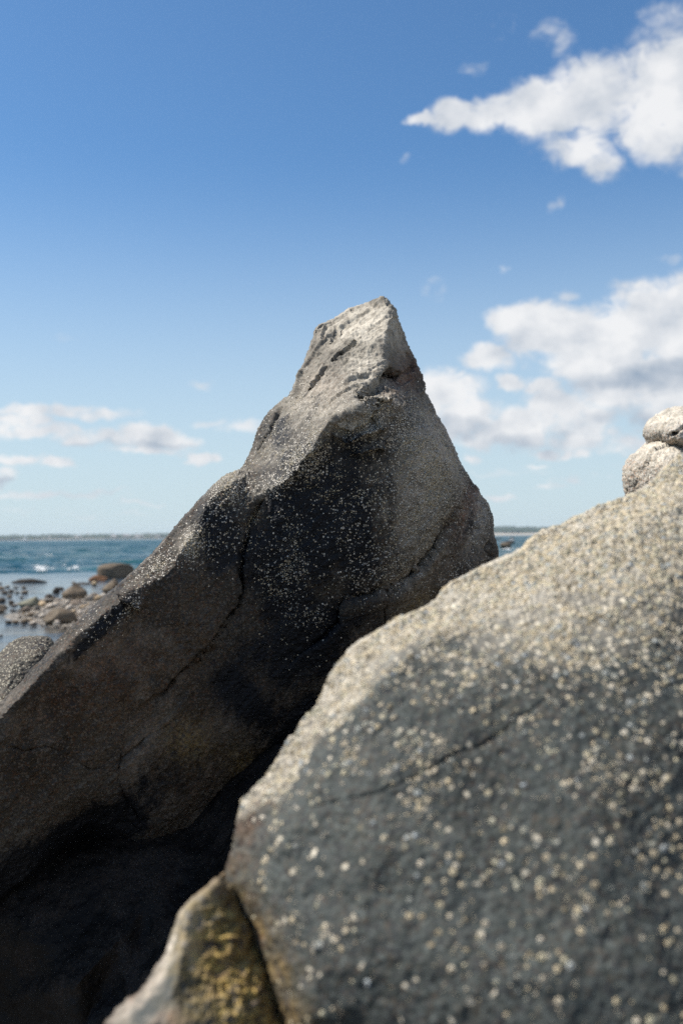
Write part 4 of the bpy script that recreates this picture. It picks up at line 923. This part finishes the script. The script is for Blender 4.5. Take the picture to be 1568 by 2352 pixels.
place(99, 169, 1397, 1436, 21, M_TAN, 'dark rounded boulder at the front of the cobbles', .75, cuts=4, rough=.10, sink=.3)
place(122, 138, 1424, 1439, 5, M_PALE, 'small round pale stone leaning on the dark rounded boulder', .9, name='beach_stone', sub=4, cuts=2, rough=.05, cat='stone')
place(120, 136, 1348, 1362, 6, M_DARK, 'small black stone alone in the shallows left of the pyramid boulder', .9, name='beach_stone', sub=4, cat='stone')
place(102, 120, 1364, 1377, 7, M_DARK, 'dark stone at the water edge just left of the pyramid boulder', .9, name='beach_stone', sub=4, cat='stone')
place(30, 104, 1329, 1338, 31, M_DARK, 'long low dark reef awash in the shallows', .35, name='boulder', cuts=2, rough=.25, sink=.6)
place(204, 246, 1321, 1334, 33, M_WEED, 'low reddish weed-covered rock beside the large smooth boulder', .5, cuts=3, rough=.25, sink=.5)
place(210, 222, 1335, 1344, 34, M_WARM, 'small orange stone in the shallows below the reddish rock', .9, name='beach_stone', sub=4, cat='stone')
place(165, 210, 1338, 1342, 35, M_DARK, 'thin dark rock barely breaking the surface behind the pyramid boulder', .5, name='boulder', sub=4, cuts=2, rough=.2, sink=.8)
place(1148, 1174, 1245, 1258, 41, M_TAN, 'rounded brown rock in the open water right of the peaked boulder', .7, sub=4, cuts=3, rough=.06)
place(1162, 1182, 1241.5, 1248, 42, M_DARK, 'low dark rock just behind the rounded brown one in open water', .6, sub=4, cuts=3)
place(1170, 1181, 1234, 1238, 43, M_DARK, 'farthest small dark rock in the open water on the right', .6, sub=3, cuts=2)
place(1136, 1150, 1236, 1239, 44, M_DARK, 'tiny dark rock in the open water close to the peaked boulder', .6, sub=3, cuts=2)
# stones in the shallows at the left edge
lf = [(2,1352,16,10),(12,1362,14,10),(27,1358,12,11),(40,1362,10,12),(57,1362,14,11),(5,1380,18,16),(22,1370,12,10),(27,1384,13,11),(8,1396,18,11),(33,1392,16,8),(6,1404,20,8),(30,1404,16,7),(45,1401,10,5),(20,1430,14,10),(35,1430,16,11),(52,1434,14,6),(62,1426,12,8),(75,1437,18,7),(50,1372,8,8),(70,1383,7,6),
      (18,1348,12,7),(36,1350,10,7),(56,1350,10,7),(2,1340,6,6),(3,1460,8,6),(140,1352,12,8),(170,1338,8,5)]
variants = {}
def var_mesh(k, mat): 
    key = (k, mat.name)
    if key not in variants:
        variants[key] = stone_mesh('beach_stone', 100 + k, (1, .85, [.55, .7, .62, .5, .78, .66][k % 6]), 3, rough=.13, cuts=5 + k % 4, mat=mat)
    return variants[key]
KINDS_ = {'dark': (M_DARK, 'dark wet stone lying in the shallows at the left edge', 'dark stones in the shallows'),
          'brown': (M_TAN, 'brown wet stone lying in the shallows at the left edge', 'brown stones in the shallows')}
r_ = random.Random(4)
for i, (x, y, wd_, hh_) in enumerate(lf):
    mat, lab, grp = KINDS_['dark' if i % 2 else 'brown']
    p = on_level(x, y + 1); D = p[1]; s_ = wd_ / FPX * D / 2 * 1.3
    o = link('beach_stone', var_mesh(i % 6, mat), None, lab, 'stone', grp); o.location = (p[0], p[1], s_ * .22); o.scale = (s_, s_, s_ * min(.95, 1.0 * hh_ / wd_)); o.rotation_euler = (r_.uniform(-.2, .2), r_.uniform(-.2, .2), r_.uniform(0, 6.28))
# cobbles on the bar
field_px = [(60,1398),(70,1388),(95,1379),(120,1376),(145,1379),(175,1381),(205,1372),(235,1364),(262,1366),(262,1400),(180,1442),(150,1438),(95,1440),(70,1432),(45,1418),(42,1406)]
def inside(x, y, poly):
    c = False
    for (x1, y1), (x2, y2) in zip(poly, poly[1:] + poly[:1]):
        if (y1 > y) != (y2 > y) and x < (x2 - x1) * (y - y1) / (y2 - y1) + x1: c = not c
    return c
CK = [(M_PALE, 'pale grey rounded cobble on the gravel bar', 'pale cobbles on the gravel bar'), (M_GREY, 'mid grey rounded cobble on the gravel bar', 'grey cobbles on the gravel bar'), (M_WARM, 'golden tan cobble on the gravel bar', 'tan cobbles on the gravel bar'),
      (M_PINK, 'pinkish brown cobble on the gravel bar', 'pinkish cobbles on the gravel bar'), (M_PALE, 'pale grey rounded cobble on the gravel bar', 'pale cobbles on the gravel bar'), (M_TAN, 'dull brown cobble on the gravel bar', 'brown cobbles on the gravel bar')]
big = [(100,1392,26,2),(117,1400,26,4),(136,1383,14,3),(155,1392,18,0),(176,1396,28,3),(215,1372,20,3),(205,1386,26,1),(190,1405,20,2),(60,1404,26,3),(85,1402,24,1),(72,1414,22,5),(160,1406,20,0),(185,1414,18,4),(128,1396,20,0),(148,1400,20,1),(225,1384,22,2),(240,1376,20,0),(98,1418,20,4),(112,1388,30,1),(78,1428,20,0)]
placed = []
def cob(x, y, wpx, k, lift=0.0):
    p = on_level(x, y, .04); D = p[1]; s_ = wpx / FPX * D / 2; mat, lab, grp = CK[k]
    hb = float(bed_height(np.array([p[0]]), np.array([p[1]]))[0])
    o = link('beach_stone', var_mesh(r_.randrange(6), mat), None, lab, 'stone', grp)
    o.location = (p[0], p[1], max(hb, -.05) + s_ * .38 + lift); o.scale = (s_, s_ * r_.uniform(.85, 1.1), s_ * r_.uniform(.8, 1.05)); o.rotation_euler = (r_.uniform(-.35, .35), r_.uniform(-.35, .35), r_.uniform(0, 6.28)); placed.append((x, y, wpx))
for b_ in big: cob(*b_, lift=.01)
tries = 0
while len(placed) < 265 and tries < 20000:
    tries += 1; x = r_.uniform(42, 262); y = r_.uniform(1362, 1442)
    if not inside(x, y, field_px): continue
    wpx = (7 + 11 * r_.random() ** 2) * (y - 1236) / 160
    if any(((x - a) / 1.0) ** 2 + ((y - b) * 2.3) ** 2 < (.40 * (wpx + c)) ** 2 for a, b, c in placed): continue
    if 100 < x < 168 and 1402 < y < 1434: continue
    cob(x, y, wpx, r_.randrange(6))
print('cobbles', len(placed))
# small round stones at the water edge in front
for i, (x, y, wpx) in enumerate([(148,1441,7),(156,1437,7),(162,1444,9),(170,1439,8),(140,1437,6)]): 
    p = on_level(x, y); s_ = wpx / FPX * p[1] / 2; o = link('beach_stone', var_mesh(i % 6, M_DARK), None, 'small dark wet stone at the front edge of the gravel bar', 'stone', 'small dark stones at the front of the bar'); o.location = (p[0], p[1], s_ * .3); o.scale = (s_, s_, s_)

# ---- foam on the little breaker
def foam():
    m, t, b = new_mat('foam'); co = t.add('ShaderNodeTexCoord').outputs['Object']
    t.put(b.inputs['Base Color'], t.mix(t.noise(co, 9, 4, .7), (.62, .66, .68, 1), (.80, .80, .79, 1))); b.inputs['Roughness'].default_value = .8
    bm = bmesh.new(); bmesh.ops.create_icosphere(bm, subdivisions=2, radius=1); bv = np.array([v.co[:] for v in bm.verts]); bf = np.array([[v.index for v in f.verts] for f in bm.faces]); bm.free()
    r = np.random.default_rng(11); VV = []; FF = []; n = 0
    for (x, y, sx, sy, k) in [(97,1310,16,4.0,150),(88,1308,8,3,60),(122,1308,6,2,14),(175,1308,9,2.6,55),(160,1309,8,1.6,18),(115,1276,9,1.2,14),(1165,1262,12,1.6,40),(1172,1240,8,.8,14),(150,1300,8,1.2,10)]:
        for _ in range(k):
            px, py = x + r.normal() * sx * .45, y + r.normal() * sy * .5; p = on_level(px, py); s_ = r.uniform(.6, 1.6) / FPX * p[1] * .9
            z = .06 + max(0, (y + 3 - py)) / FPX * p[1] * .6 if k > 50 else .05
            VV.append(bv * np.array([s_ * 1.5, s_, s_ * .7]) * r.uniform(.75, 1.25, (len(bv), 1)) + np.array([p[0], p[1], z])); FF.append(bf + n); n += len(bv)
    link('foam', mesh_np('foam', np.concatenate(VV), np.concatenate(FF), m), None, 'white foam of small breaking waves', 'foam', kind='stuff')
foam()

# ---- sea air between here and the far shore
def haze():
    bm = bmesh.new(); bmesh.ops.create_cube(bm, size=1.0); me = bpy.data.meshes.new('haze'); bm.to_mesh(me); bm.free()
    o = link('haze', me, kind='stuff'); o.scale = (22000, 22000, 25); o.location = (0, 0, 25 / 2 - 3.5)
    m = bpy.data.materials.new('sea_air'); m.use_nodes = True; t = NT(m.node_tree); t.n.clear()
    v = t.add('ShaderNodeVolumePrincipled', {'Color': (.72, .84, .95, 1), 'Density': 0.00013, 'Anisotropy': 0.2})
    t.l.new(v.outputs[0], t.add('ShaderNodeOutputMaterial').inputs['Volume']); me.materials.append(m)
haze()
